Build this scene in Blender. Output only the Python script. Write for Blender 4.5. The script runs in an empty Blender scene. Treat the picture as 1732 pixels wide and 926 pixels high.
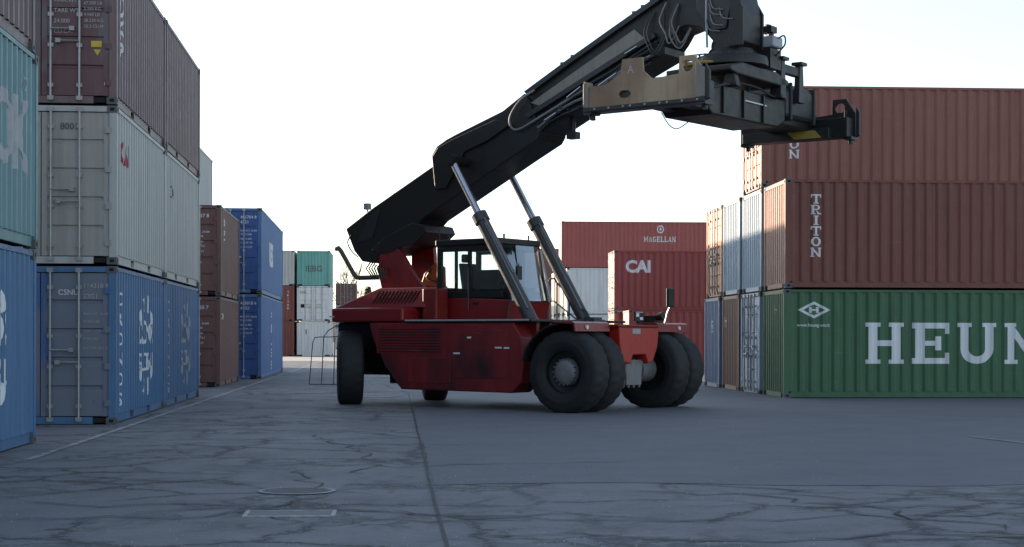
import bpy, bmesh, math, random
from mathutils import Vector, Matrix
random.seed(4)
R = math.radians
sc = bpy.context.scene
COL = sc.collection

# ------------------------------------------------------------------ camera
cam_d = bpy.data.cameras.new('camera')
cam = bpy.data.objects.new('camera', cam_d); COL.objects.link(cam)
cam_d.sensor_width = 36; cam_d.lens = 56.3; cam_d.shift_y = 0.0623
cam_d.clip_start = 0.1; cam_d.clip_end = 3000
cam.location = (0, 0, 1.444)
cam.rotation_mode = 'XYZ'
cam.rotation_euler = (Matrix.Rotation(-0.0734, 4, 'Z') @ Matrix.Rotation(R(90), 4, 'X') @ Matrix.Rotation(0.0025, 4, 'Z')).to_euler()
sc.camera = cam

# ------------------------------------------------------------------ light
SUN_EL, SUN_AZ = 10.8, 45.0          # elevation; azimuth from +Y towards -X
world = bpy.data.worlds.new("World"); sc.world = world; world.use_nodes = True
wn = world.node_tree.nodes; wl = world.node_tree.links
sky = wn.new('ShaderNodeTexSky'); sky.sky_type = 'NISHITA'; sky.sun_disc = False
sky.sun_elevation = R(SUN_EL); sky.sun_rotation = R(-SUN_AZ)
sky.air_density = 1.0; sky.dust_density = 0.6; sky.ozone_density = 2.5; sky.altitude = 0
wn['Background'].inputs[1].default_value = 0.14
hs = wn.new('ShaderNodeHueSaturation'); hs.inputs['Saturation'].default_value = 0.67     # thin high veil of cloud takes the colour out of the sky
wl.new(sky.outputs[0], hs.inputs['Color']); wl.new(hs.outputs[0], wn['Background'].inputs[0])
sd = bpy.data.lights.new('sun', 'SUN'); sd.energy = 4.6; sd.angle = R(0.5); sd.color = (1.0, 0.80, 0.60)
sun = bpy.data.objects.new('sun', sd); COL.objects.link(sun)
to_sun = Vector((-math.sin(R(SUN_AZ)) * math.cos(R(SUN_EL)), math.cos(R(SUN_AZ)) * math.cos(R(SUN_EL)), math.sin(R(SUN_EL))))
sun.rotation_euler = to_sun.to_track_quat('Z', 'Y').to_euler()
sun.location = (-30, 30, 30)
sc.view_settings.view_transform = 'Standard'; sc.view_settings.look = 'None'
sc.view_settings.exposure = 1.46; sc.view_settings.gamma = 1.0

# ------------------------------------------------------------------ materials
def new_mat(name):
    m = bpy.data.materials.new(name); m.use_nodes = True
    return m, m.node_tree.nodes, m.node_tree.links, m.node_tree.nodes['Principled BSDF']

def math_node(n, l, op, a, b=None, clamp=False):
    x = n.new('ShaderNodeMath'); x.operation = op; x.use_clamp = clamp
    for i, v in enumerate((a, b)):
        if v is None: continue
        if isinstance(v, (int, float)): x.inputs[i].default_value = v
        else: l.new(v, x.inputs[i])
    return x.outputs[0]

def mixc(n, l, fac, a, b, mode='MIX'):
    x = n.new('ShaderNodeMix'); x.data_type = 'RGBA'; x.blend_type = mode
    if isinstance(fac, (int, float)): x.inputs[0].default_value = fac
    else: l.new(fac, x.inputs[0])
    for s, v in ((6, a), (7, b)):
        if isinstance(v, tuple): x.inputs[s].default_value = (*v[:3], 1)
        else: l.new(v, x.inputs[s])
    return x.outputs[2]

def ramp(n, l, src, lo, hi):
    x = n.new('ShaderNodeMapRange'); x.inputs[1].default_value = lo; x.inputs[2].default_value = hi
    l.new(src, x.inputs[0]); return x.outputs[0]

def coords(n, l, scale=(1, 1, 1), rnd=True):
    tc = n.new('ShaderNodeTexCoord'); mp = n.new('ShaderNodeMapping')
    mp.inputs[3].default_value = scale
    if rnd:
        oi = n.new('ShaderNodeObjectInfo'); v = n.new('ShaderNodeVectorMath'); v.operation = 'ADD'
        k = math_node(n, l, 'MULTIPLY', oi.outputs['Random'], 37.0)
        c = n.new('ShaderNodeCombineXYZ'); l.new(k, c.inputs[0]); l.new(k, c.inputs[1])
        l.new(tc.outputs['Object'], v.inputs[0]); l.new(c.outputs[0], v.inputs[1]); l.new(v.outputs[0], mp.inputs[0])
    else: l.new(tc.outputs['Object'], mp.inputs[0])
    return mp.outputs[0]

def noise(n, l, vec, scale, detail=4, rough=0.55, dist=0.0):
    x = n.new('ShaderNodeTexNoise'); x.inputs['Scale'].default_value = scale; x.inputs['Detail'].default_value = detail
    x.inputs['Roughness'].default_value = rough; x.inputs['Distortion'].default_value = dist
    l.new(vec, x.inputs['Vector']); return x.outputs['Fac']

def paint(name, col, second=None, sec_w=0.04, spec=0.5, rough=0.5, dirt=0.5, rust=0.5, metal=0.0, sec_lo=0.52, scale=1.0, fade=1.0):
    m, n, l, b = new_mat(name)
    big = noise(n, l, coords(n, l), 0.55 * scale, 5, 0.6)
    fine = noise(n, l, coords(n, l), 5 * scale, 5, 0.65)
    streak = noise(n, l, coords(n, l, (3.2, 3.2, 0.22)), 1.6 * scale, 5, 0.6)
    faded = tuple(min(1, c * 0.95 + 0.16 * sum(col) / 3) for c in col)
    dark = tuple(c * 0.62 for c in col)
    c = mixc(n, l, ramp(n, l, big, 0.35, 0.7), col, tuple(a * (1 - 0.6 * fade) + f * 0.6 * fade for a, f in zip(col, faded)))
    c = mixc(n, l, math_node(n, l, 'MULTIPLY', ramp(n, l, streak, 0.46, 0.70), min(1, 1.25 * dirt)), c, dark)
    if second:
        s = noise(n, l, coords(n, l, (1, 1, 0.6)), 0.9, 3, 0.5)
        c = mixc(n, l, ramp(n, l, s, sec_lo, sec_lo + sec_w), c, second)
    scr = noise(n, l, coords(n, l, (0.7, 0.7, 8.0)), 2.3 * scale, 4, 0.6)
    c = mixc(n, l, math_node(n, l, 'MULTIPLY', ramp(n, l, scr, 0.64, 0.72), 0.45 * dirt), c, tuple(0.5 * q + 0.12 for q in col) if sum(col) > 0.15 else tuple(q * 1.8 for q in col))
    run = math_node(n, l, 'MULTIPLY', ramp(n, l, noise(n, l, coords(n, l, (7, 7, 0.28)), 1.5 * scale, 4, 0.6), 0.58, 0.72), ramp(n, l, big, 0.42, 0.62))
    c = mixc(n, l, math_node(n, l, 'MULTIPLY', run, 0.8 * rust), c, tuple(a * .45 + b_ * .55 for a, b_ in zip(col, (0.11, 0.05, 0.028))))
    rs = noise(n, l, coords(n, l, (1.6, 1.6, 0.5)), 3.4 * scale, 7, 0.72)
    c = mixc(n, l, math_node(n, l, 'MULTIPLY', ramp(n, l, rs, 0.63, 0.72), rust), c, tuple(a * .35 + b_ * .65 for a, b_ in zip(col, (0.10, 0.045, 0.025))))
    c = mixc(n, l, math_node(n, l, 'MULTIPLY', ramp(n, l, fine, 0.45, 0.8), 0.35 * dirt), c, tuple(0.5 * q + 0.5 * sum(col) / 3 for q in col))
    l.new(c, b.inputs['Base Color'])
    b.inputs['Metallic'].default_value = metal; b.inputs['Specular IOR Level'].default_value = spec
    l.new(math_node(n, l, 'ADD', math_node(n, l, 'MULTIPLY', fine, 0.3), rough - 0.12, True), b.inputs['Roughness'])
    bp = n.new('ShaderNodeBump'); bp.inputs['Strength'].default_value = 0.35; bp.inputs['Distance'].default_value = 0.06
    l.new(math_node(n, l, 'ADD', big, math_node(n, l, 'MULTIPLY', fine, 0.2)), bp.inputs['Height']); l.new(bp.outputs[0], b.inputs['Normal'])
    return m

def simple(name, col, rough=0.6, metal=0.0, var=0.25, nscale=6):
    m, n, l, b = new_mat(name)
    f = noise(n, l, coords(n, l), nscale, 5, 0.6)
    l.new(mixc(n, l, ramp(n, l, f, 0.3, 0.75), col, tuple(c * (1 - var) for c in col)), b.inputs['Base Color'])
    b.inputs['Roughness'].default_value = rough; b.inputs['Metallic'].default_value = metal
    return m

M = {}
M['blue'] = paint('blue_paint', (0.050, 0.132, 0.26), rust=0.25, dirt=0.4)
M['blue_door'] = paint('patched_blue_paint', (0.05, 0.11, 0.26), second=(0.13, 0.148, 0.185), sec_lo=0.44, sec_w=0.08, rust=0.4)
M['blue_far'] = paint('ultramarine_paint', (0.045, 0.135, 0.31), rust=0.15, dirt=0.3)
M['blue_dark'] = paint('dark_blue_paint', (0.02, 0.07, 0.24), rust=0.3)
M['grey'] = paint('light_grey_paint', (0.37, 0.378, 0.362), rust=0.3, dirt=0.35, fade=0.2)
M['grey_door'] = paint('warm_grey_paint', (0.30, 0.288, 0.265), rust=0.3, dirt=0.5, fade=0.2)
M['maroon'] = paint('faded_maroon_paint', (0.15, 0.095, 0.10), rust=0.6, dirt=0.6)
M['maroon_door'] = paint('maroon_door_paint', (0.115, 0.055, 0.06), second=(0.12, 0.10, 0.105), sec_lo=0.5, rust=0.6)
M['brown'] = paint('brown_paint', (0.125, 0.055, 0.048), rust=0.5, dirt=0.5)
M['teal'] = paint('teal_paint', (0.115, 0.225, 0.24), rust=0.3, dirt=0.4)
M['green_pale'] = paint('sea_green_paint', (0.11, 0.32, 0.28), rust=0.5, dirt=0.5)
M['white'] = paint('white_paint', (0.58, 0.59, 0.58), rust=0.35, dirt=0.45, fade=0)
M['cream'] = paint('sunlit_cream_paint', (0.62, 0.58, 0.50), rust=0.3, dirt=0.3, fade=0)  # cream tint imitates low sun on container ends
M['green'] = paint('dark_green_paint', (0.030, 0.105, 0.046), rust=0.3, dirt=0.5)
M['triton'] = paint('oxide_red_paint', (0.16, 0.037, 0.023), rust=0.4, dirt=0.5)
M['triton_up'] = paint('lighter_red_paint', (0.215, 0.064, 0.043), rust=0.4, dirt=0.4)  # lighter red for the topmost container
M['cai'] = paint('deep_red_paint', (0.24, 0.036, 0.030), rust=0.2, dirt=0.3)
M['magellan'] = paint('brick_red_paint', (0.32, 0.068, 0.055), rust=0.2, dirt=0.3)
M['triton_end'] = paint('sunlit_end_red_paint', (0.36, 0.19, 0.14), rust=0.3, dirt=0.4)  # paler copy of the oxide red, imitating sun on the end wall
M['front_red'] = paint('bright_machine_red_paint', (0.36, 0.016, 0.010), rough=0.35, rust=0.1, dirt=0.2, fade=0.2)
M['orange'] = paint('orange_paint', (0.52, 0.22, 0.10), rust=0.7, dirt=0.5)
M['paleblue'] = paint('pale_blue_paint', (0.27, 0.35, 0.42), rust=0.3, dirt=0.4)
M['blue_white'] = paint('flaked_blue_paint', (0.16, 0.27, 0.38), second=(0.50, 0.55, 0.60), sec_lo=0.5, rust=0.2)
M['slate'] = paint('slate_blue_paint', (0.10, 0.16, 0.26), rust=0.2, dirt=0.3)
M['rust_brown'] = paint('rust_brown_paint', (0.16, 0.08, 0.055), rust=0.6, dirt=0.4)
M['letter'] = paint('white_lettering', (0.62, 0.63, 0.64), rust=0.15, dirt=0.4, fade=0)
M['letter_dim'] = simple('faded_lettering', (0.36, 0.36, 0.37), 0.6)
M['letter_red'] = simple('red_lettering', (0.30, 0.03, 0.05), 0.6)
M['letter_dark'] = simple('dark_lettering', (0.10, 0.10, 0.11), 0.6)
M['yellow_sticker'] = simple('yellow_sticker', (0.55, 0.40, 0.05), 0.6)
M['rod'] = simple('galvanised_rod', (0.34, 0.34, 0.34), 0.45, 0.5)
M['casting'] = simple('casting_steel', (0.10, 0.10, 0.105), 0.6, 0.2)
M['dark'] = simple('dark_recess', (0.012, 0.012, 0.013), 0.9)
M['mred'] = paint('machine_red_paint', (0.195, 0.009, 0.010), rough=0.30, rust=0.1, dirt=0.25, fade=0.3)
M['mred_patchy'] = paint('patchy_red_paint', (0.19, 0.009, 0.009), second=(0.035, 0.008, 0.009), sec_lo=0.50, sec_w=0.22, rough=0.4, rust=0.1, dirt=0.6)  # red broken by random darker patches
M['mblack'] = paint('boom_black_paint', (0.0125, 0.0118, 0.0115), spec=0.35, rough=0.42, rust=0.05, dirt=0.25, fade=0.25)
M['mgrey'] = paint('dusty_dark_grey_paint', (0.018, 0.019, 0.021), spec=0.4, rough=0.42, rust=0.1, dirt=0.4, fade=0.3)
M['beige'] = paint('dirty_beige_paint', (0.36, 0.26, 0.155), second=(0.19, 0.105, 0.06), sec_lo=0.42, sec_w=0.22, rough=0.55, rust=0.55, dirt=0.7, scale=2.2, fade=0.4)
M['strip'] = paint('worn_greybrown_steel', (0.19, 0.165, 0.14), rough=0.5, rust=0.3, dirt=0.5, scale=2)
M['rubber'] = simple('tyre_rubber', (0.013, 0.0135, 0.0145), 0.75, 0, 0.35, 9)
M['hub'] = simple('hub_grey', (0.20, 0.195, 0.20), 0.5, 0.3)
M['chrome'] = simple('chromed_rod', (0.55, 0.56, 0.60), 0.22, 0.9, 0.1)
M['cylinder'] = paint('cylinder_grey_paint', (0.045, 0.047, 0.052), rough=0.4, rust=0.05, dirt=0.3)
M['hose'] = simple('hydraulic_hose', (0.03, 0.03, 0.032), 0.5)
M['hose_grey'] = simple('grey_conduit', (0.17, 0.17, 0.17), 0.5)
M['pipe'] = simple('rusty_exhaust_pipe', (0.13, 0.115, 0.085), 0.5, 0.4)
M['seat'] = simple('black_seat_cloth', (0.02, 0.02, 0.022), 0.9)
M['lamp'] = simple('lamp_lens', (0.6, 0.6, 0.58), 0.15)
M['sensor'] = simple('grey_sensor_box', (0.32, 0.33, 0.36), 0.4)
M['hazard'] = simple('hazard_yellow', (0.34, 0.23, 0.05), 0.6)
M['line'] = simple('worn_white_line', (0.42, 0.42, 0.43), 0.8, 0, 0.8, 4)
M['bark'] = simple('bark', (0.10, 0.075, 0.055), 0.9)
M['leaf'] = simple('dull_foliage', (0.055, 0.07, 0.045), 0.9, 0, 0.5, 1)
M['warehouse'] = simple('pale_cladding', (0.42, 0.44, 0.47), 0.6, 0, 0.15, 0.2)
M['whroof'] = simple('grey_roof', (0.30, 0.29, 0.28), 0.7, 0, 0.2, 0.3)
M['steel'] = simple('rail_steel', (0.07, 0.07, 0.08), 0.5, 0.3)
def glassmat():
    m, n, l, b = new_mat('cab_glass')
    b.inputs['Base Color'].default_value = (0.78, 0.88, 0.92, 1); b.inputs['Roughness'].default_value = 0.03
    b.inputs['Transmission Weight'].default_value = 1.0; b.inputs['IOR'].default_value = 1.3
    b.inputs['Specular IOR Level'].default_value = 0.9
    b.inputs['Coat Weight'].default_value = 0.6; b.inputs['Coat Roughness'].default_value = 0.05
    return m
M['glass'] = glassmat()
M['windscreen'] = glassmat(); M['windscreen'].name = 'windscreen_glass'
_b = M['windscreen'].node_tree.nodes['Principled BSDF']; _b.inputs['Base Color'].default_value = (0.62, 0.80, 0.88, 1); _b.inputs['IOR'].default_value = 1.5; _b.inputs['Coat Weight'].default_value = 1.0; _b.inputs['Coat IOR'].default_value = 1.8

def asphalt(name, base, lighter, crack, crack_scale, patch):
    m, n, l, b = new_mat(name)
    v = coords(n, l, (1, 1, 1), False)
    # warp
    wn_ = n.new('ShaderNodeTexNoise'); wn_.inputs['Scale'].default_value = 2.6; wn_.inputs['Detail'].default_value = 9; wn_.inputs['Roughness'].default_value = 0.78; l.new(v, wn_.inputs['Vector'])
    sub = n.new('ShaderNodeVectorMath'); sub.operation = 'SUBTRACT'; l.new(wn_.outputs['Color'], sub.inputs[0]); sub.inputs[1].default_value = (0.5, 0.5, 0.5)
    sca = n.new('ShaderNodeVectorMath'); sca.operation = 'SCALE'; sca.inputs[3].default_value = 0.75; l.new(sub.outputs[0], sca.inputs[0])
    add = n.new('ShaderNodeVectorMath'); add.operation = 'ADD'; l.new(v, add.inputs[0]); l.new(sca.outputs[0], add.inputs[1])
    def vor(scale):
        x = n.new('ShaderNodeTexVoronoi'); x.feature = 'DISTANCE_TO_EDGE'; x.inputs['Scale'].default_value = scale; l.new(add.outputs[0], x.inputs['Vector']); return x.outputs[0]
    big = noise(n, l, v, 0.16, 5, 0.6); mid = noise(n, l, v, 1.1, 6, 0.65); fine = noise(n, l, v, 45, 3, 0.7)
    flat = noise(n, l, coords(n, l, (0.35, 1, 1), False), 1.6, 5, 0.6)
    c = mixc(n, l, ramp(n, l, big, 0.38, 0.66), base, lighter)
    c = mixc(n, l, math_node(n, l, 'MULTIPLY', ramp(n, l, mid, 0.45, 0.75), patch), c, tuple(x * 0.55 for x in base))
    c = mixc(n, l, math_node(n, l, 'MULTIPLY', ramp(n, l, flat, 0.56, 0.72), patch * 0.8), c, tuple(x * 0.6 for x in base))
    c = mixc(n, l, 0.42, c, mixc(n, l, fine, tuple(x * 0.5 for x in base), tuple(min(1, x * 1.6) for x in lighter)))
    hgt = math_node(n, l, 'MULTIPLY', fine, 0.15)
    agg = noise(n, l, v, 16, 6, 0.8)
    c = mixc(n, l, ramp(n, l, agg, 0.56, 0.72), c, tuple(x * 0.6 for x in base))
    c = mixc(n, l, math_node(n, l, 'MULTIPLY', ramp(n, l, agg, 0.44, 0.30), 0.5), c, tuple(x * 1.35 for x in lighter))
    blot = noise(n, l, v, 0.75, 8, 0.75, 0.6)
    c = mixc(n, l, math_node(n, l, 'MULTIPLY', ramp(n, l, blot, 0.53, 0.66), patch * 0.9), c, tuple(x * 0.42 for x in base))
    if crack > 0:
        mask1 = ramp(n, l, noise(n, l, v, 0.33, 3, 0.5), 0.40, 0.52)
        e1 = math_node(n, l, 'SUBTRACT', 1.0, ramp(n, l, math_node(n, l, 'ADD', vor(crack_scale), math_node(n, l, 'MULTIPLY', math_node(n, l, 'SUBTRACT', agg, 0.5), 0.12)), 0.002, 0.030), True)
        soft = math_node(n, l, 'SUBTRACT', 1.0, ramp(n, l, vor(crack_scale), 0.0, 0.10), True)
        mask2 = ramp(n, l, noise(n, l, v, 0.5, 4, 0.6), 0.50, 0.60)
        e2 = math_node(n, l, 'SUBTRACT', 1.0, ramp(n, l, vor(crack_scale * 3.1), 0.012, 0.075), True)
        k = math_node(n, l, 'MAXIMUM', math_node(n, l, 'MULTIPLY', e1, mask1), math_node(n, l, 'MULTIPLY', e2, math_node(n, l, 'MULTIPLY', mask2, 0.75)))
        c = mixc(n, l, math_node(n, l, 'MULTIPLY', math_node(n, l, 'MULTIPLY', soft, mask1), 0.35 * crack), c, tuple(x * 0.4 for x in base))
        c = mixc(n, l, math_node(n, l, 'MULTIPLY', k, crack), c, (0.018, 0.019, 0.022))
        hgt = math_node(n, l, 'SUBTRACT', hgt, math_node(n, l, 'MULTIPLY', k, 0.8))
    l.new(c, b.inputs['Base Color'])
    l.new(math_node(n, l, 'ADD', math_node(n, l, 'MULTIPLY', mid, 0.25), 0.62, True), b.inputs['Roughness'])
    b.inputs['Specular IOR Level'].default_value = 0.35
    bp = n.new('ShaderNodeBump'); bp.inputs['Strength'].default_value = 0.5; bp.inputs['Distance'].default_value = 0.02
    l.new(hgt, bp.inputs['Height']); l.new(bp.outputs[0], b.inputs['Normal'])
    return m
M['asphalt'] = asphalt('cracked_asphalt', (0.135, 0.139, 0.148), (0.190, 0.192, 0.197), 0.78, 0.62, 0.7)
M['asphalt_new'] = asphalt('smooth_asphalt', (0.112, 0.118, 0.130), (0.134, 0.139, 0.150), 0, 0.5, 0.25)
M['pale_ground'] = simple('pale_grit_and_sunlit_ground', (0.42, 0.40, 0.37), 0.85, 0, 0.25, 1.2)  # grit colour, shared by the strip that imitates sunlit ground
M['sunlit_orange'] = simple('sunlit_patch_orange', (0.55, 0.13, 0.035), 0.45, 0, 0.35, 5)  # orange standing in for sunlight on red paint
M['tar'] = simple('tar_joint', (0.022, 0.023, 0.026), 0.7, 0, 0.4, 4)
M['iron'] = simple('worn_cast_iron', (0.085, 0.09, 0.10), 0.6, 0.3, 0.4, 8)
M['iron_edge'] = simple('bright_worn_iron', (0.36, 0.365, 0.375), 0.6, 0.2, 0.6, 9)

# ------------------------------------------------------------------ mesh helpers
class MB:
    def __init__(s): s.v = []; s.f = []; s.mi = []
    def add(s, vs, fs, mi=0):
        o = len(s.v); s.v += [tuple(p) for p in vs]; s.f += [tuple(i + o for i in f) for f in fs]; s.mi += [mi] * len(fs); return s
    def box(s, x0, x1, y0, y1, z0, z1, mi=0):
        v = [(x, y, z) for z in (z0, z1) for y in (y0, y1) for x in (x0, x1)]
        return s.add(v, [(0, 2, 3, 1), (4, 5, 7, 6), (0, 1, 5, 4), (2, 6, 7, 3), (0, 4, 6, 2), (1, 3, 7, 5)], mi)
    def prism(s, poly, y0, y1, mi=0, f0=None, f1=None):      # polygon in x,z drawn out along y
        n = len(poly)
        a = [(p[0], y0, p[1]) for p in (f0 or poly)]; b = [(p[0], y1, p[1]) for p in (f1 or poly)]
        return s.add(a + b, [tuple(range(n)), tuple(range(2 * n - 1, n - 1, -1))] + [(i, i + n, (i + 1) % n + n, (i + 1) % n) for i in range(n)], mi)
    def prism_z(s, poly, z0, z1, mi=0):
        n = len(poly)
        return s.add([(p[0], p[1], z0) for p in poly] + [(p[0], p[1], z1) for p in poly], [tuple(range(n)), tuple(range(2 * n - 1, n - 1, -1))] + [(i, i + n, (i + 1) % n + n, (i + 1) % n) for i in range(n)], mi)
    def prism_x(s, poly, x0, x1, mi=0):                       # polygon in y,z
        n = len(poly)
        return s.add([(x0, p[0], p[1]) for p in poly] + [(x1, p[0], p[1]) for p in poly], [tuple(range(n)), tuple(range(2 * n - 1, n - 1, -1))] + [(i, i + n, (i + 1) % n + n, (i + 1) % n) for i in range(n)], mi)
    def tube(s, pts, r, seg=8, mi=0, caps=True):
        pts = [Vector(p) for p in pts]; rings = []
        rr = r if isinstance(r, (list, tuple)) else [r] * len(pts)
        prev = None
        for i, p in enumerate(pts):
            d = (pts[min(i + 1, len(pts) - 1)] - pts[max(i - 1, 0)]).normalized()
            if prev is None:
                up = Vector((0, 0, 1)) if abs(d.z) < 0.9 else Vector((1, 0, 0)); a = d.cross(up).normalized()
            else: a = (prev - d * prev.dot(d)).normalized()
            prev = a; b = d.cross(a)
            rings.append([p + (a * math.cos(t) + b * math.sin(t)) * rr[i] for t in [2 * math.pi * k / seg for k in range(seg)]])
        v = [q for g in rings for q in g]; f = []
        for i in range(len(pts) - 1):
            for k in range(seg):
                f.append((i * seg + k, i * seg + (k + 1) % seg, (i + 1) * seg + (k + 1) % seg, (i + 1) * seg + k))
        if caps: f += [tuple(range(seg))[::-1], tuple(range((len(pts) - 1) * seg, len(pts) * seg))]
        return s.add(v, f, mi)
    def lathe_y(s, prof, seg, cx=0, cz=0, mi=0, fn=None):     # profile (radius, y)
        v = []; f = []; n = len(prof)
        for k in range(seg):
            a = 2 * math.pi * k / seg
            for j, (r, y) in enumerate(prof):
                if fn: r, y = fn(k, j, r, y)
                v.append((cx + r * math.cos(a), y, cz + r * math.sin(a)))
        for k in range(seg):
            for j in range(n - 1):
                k2 = (k + 1) % seg; f.append((k * n + j, k * n + j + 1, k2 * n + j + 1, k2 * n + j))
        return s.add(v, f, mi)
    def disc_z(s, cx, cy, z0, z1, r, seg=32, mi=0):
        return s.prism_z([(cx + r * math.cos(2 * math.pi * k / seg), cy + r * math.sin(2 * math.pi * k / seg)) for k in range(seg)], z0, z1, mi)
    def build(s, name, mats, parent=None, smooth=None, bevel=0, kind=None):
        me = bpy.data.meshes.new(name); me.from_pydata(s.v, [], s.f); me.update()
        bm = bmesh.new(); bm.from_mesh(me); bmesh.ops.recalc_face_normals(bm, faces=bm.faces); bm.to_mesh(me); bm.free()
        mats = mats if isinstance(mats, (list, tuple)) else [mats]
        for m in mats: me.materials.append(M[m])
        me.polygons.foreach_set('material_index', s.mi)
        if smooth is not None:
            me.polygons.foreach_set('use_smooth', [True] * len(me.polygons)); me.set_sharp_from_angle(angle=R(smooth))
        o = bpy.data.objects.new(name, me); COL.objects.link(o)
        if parent: o.parent = parent
        if bevel:
            b = o.modifiers.new('bevel', 'BEVEL'); b.width = bevel; b.segments = 2; b.limit_method = 'ANGLE'; b.angle_limit = R(40)
        if kind: o['kind'] = kind
        return o

def curve(pts, n=6):
    """smooth path through the points (Catmull-Rom)"""
    P = [Vector(p) for p in pts]; P = [P[0] * 2 - P[1]] + P + [P[-1] * 2 - P[-2]]; out = []
    for i in range(1, len(P) - 2):
        for k in range(n):
            t = k / n; a, b, c, d = P[i - 1], P[i], P[i + 1], P[i + 2]
            out.append(.5 * ((2 * b) + (c - a) * t + (2 * a - 5 * b + 4 * c - d) * t * t + (3 * b - a - 3 * c + d) * t ** 3))
    out.append(P[-2]); return out

def thing(name, label, cat, loc=(0, 0, 0), rz=0, group=None):
    o = bpy.data.objects.new(name, None); COL.objects.link(o); o.empty_display_size = 0.3
    o.location = loc; o.rotation_euler = (0, 0, rz); o['label'] = label; o['category'] = cat
    if group: o['group'] = group
    return o

# ------------------------------------------------------------------ lettering
_tcache = {}
def text_tris(string, size, bold=0.0, spacing=1.0):
    key = (string, size, bold, spacing)
    if key in _tcache: return _tcache[key]
    c = bpy.data.curves.new('t', 'FONT'); c.body = string; c.size = size; c.offset = bold * size; c.space_character = spacing
    c.resolution_u = 3
    o = bpy.data.objects.new('t', c); COL.objects.link(o)
    me = bpy.data.meshes.new_from_object(o)
    vs = [(v.co.x, v.co.y) for v in me.vertices]; fs = [tuple(p.vertices) for p in me.polygons]
    bpy.data.objects.remove(o); bpy.data.meshes.remove(me); bpy.data.curves.remove(c)
    _tcache[key] = (vs, fs); return vs, fs

def arc(cx, cy, ro, ri, a0, a1, n=8):
    out = []
    for i in range(n):
        a, b = R(a0 + (a1 - a0) * i / n), R(a0 + (a1 - a0) * (i + 1) / n)
        out.append([(cx + ri[0] * math.cos(a), cy + ri[1] * math.sin(a)), (cx + ro[0] * math.cos(a), cy + ro[1] * math.sin(a)),
                    (cx + ro[0] * math.cos(b), cy + ro[1] * math.sin(b)), (cx + ri[0] * math.cos(b), cy + ri[1] * math.sin(b))])
    return out
def rc(x0, x1, y0, y1): return [(x0, y0), (x1, y0), (x1, y1), (x0, y1)]
SLAB = {
 'H': (0.98, [rc(0, .38, 0, .1), rc(.6, .98, 0, .1), rc(0, .38, .9, 1), rc(.6, .98, .9, 1), rc(.07, .31, .1, .9), rc(.67, .91, .1, .9), rc(.31, .67, .43, .57)]),
 'E': (0.96, [rc(0, .96, 0, .14), rc(0, .96, .86, 1), rc(.08, .33, .14, .86), rc(.86, .96, .14, .27), rc(.86, .96, .73, .86), rc(.33, .60, .44, .56), rc(.60, .76, .33, .67)]),
 'U': (1.0, [rc(0, .36, .9, 1), rc(.64, 1, .9, 1), rc(.07, .29, .36, .9), rc(.71, .93, .36, .9)] + arc(.5, .36, (.43, .36), (.21, .18), 180, 360, 12)),
 'N': (1.02, [rc(0, .34, 0, .1), rc(.08, .26, .1, .9), rc(0, .30, .9, 1), rc(.68, 1.02, .9, 1), rc(.76, .94, 0, .9), [(.26, .9), (.26, .62), (.76, 0), (.76, .28)]]),
 'G': (1.0, arc(.5, .5, (.48, .5), (.25, .34), 40, 300, 20) + [rc(.60, 1.0, .40, .50), rc(.72, .92, .05, .40)]),
 'T': (0.94, [rc(0, .94, .84, 1), rc(0, .1, .64, .84), rc(.84, .94, .64, .84), rc(.36, .58, .1, .84), rc(.22, .72, 0, .1)]),
 'R': (0.98, [rc(0, .42, 0, .1), rc(0, .55, .9, 1), rc(.08, .30, .1, .9), rc(.30, .55, .46, .57)] + arc(.55, .73, (.31, .27), (.11, .16), -90, 90, 10) + [[(.42, .46), (.40, .46), (.64, .1), (.88, .1)], rc(.62, .98, 0, .1)]),
 'M': (1.2, [rc(0, .32, 0, .1), rc(.08, .24, .1, .9), rc(0, .24, .9, 1), rc(.88, 1.2, 0, .1), rc(.96, 1.12, .1, .9), rc(.96, 1.2, .9, 1), [(.24, 1), (.24, .72), (.6, .15), (.6, .42)], [(.96, 1), (.96, .72), (.6, .15), (.6, .42)]]),
 'A': (1.04, [rc(0, .34, 0, .1), rc(.66, 1.04, 0, .1), [(.08, .1), (.22, .1), (.50, .84), (.44, 1)], [(.74, .1), (.96, .1), (.62, 1), (.50, .84)], rc(.32, .68, .28, .38)]),
 'L': (0.9, [rc(0, .9, 0, .12), rc(.1, .33, .12, .9), rc(0, .43, .9, 1), rc(.79, .9, .12, .32)]),
 'I': (0.5, [rc(0, .5, 0, .1), rc(0, .5, .9, 1), rc(.13, .37, .1, .9)]),
 'O': (0.92, arc(.46, .5, (.46, .5), (.24, .36), 0, 360, 24)),
}
def slab_tris(string, w, h, gap=0.12, vertical=False):
    vs = []; fs = []; x = 0; y = 0
    for ch in string:
        wd, polys = SLAB[ch]
        ox, oy = (x, 0) if not vertical else ((1.0 - wd) / 2 * w, y)
        for p in polys:
            o = len(vs); vs += [(ox + a * w, oy + b * h) for a, b in p]; fs.append(tuple(range(o, o + len(p))))
        x += (wd + gap) * w; y -= h * (1 + gap)
    return vs, fs

def poly_tris(polys):
    vs = []; fs = []
    for p in polys:
        o = len(vs); vs += p; fs.append(tuple(range(o, o + len(p))))
    return vs, fs
def moved(t, dx, dy, sx=1, sy=1, rot=0):
    c, s = math.cos(R(rot)), math.sin(R(rot))
    return [(dx + (x * c - y * s) * sx, dy + (x * s + y * c) * sy) for x, y in t[0]], t[1]

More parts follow.
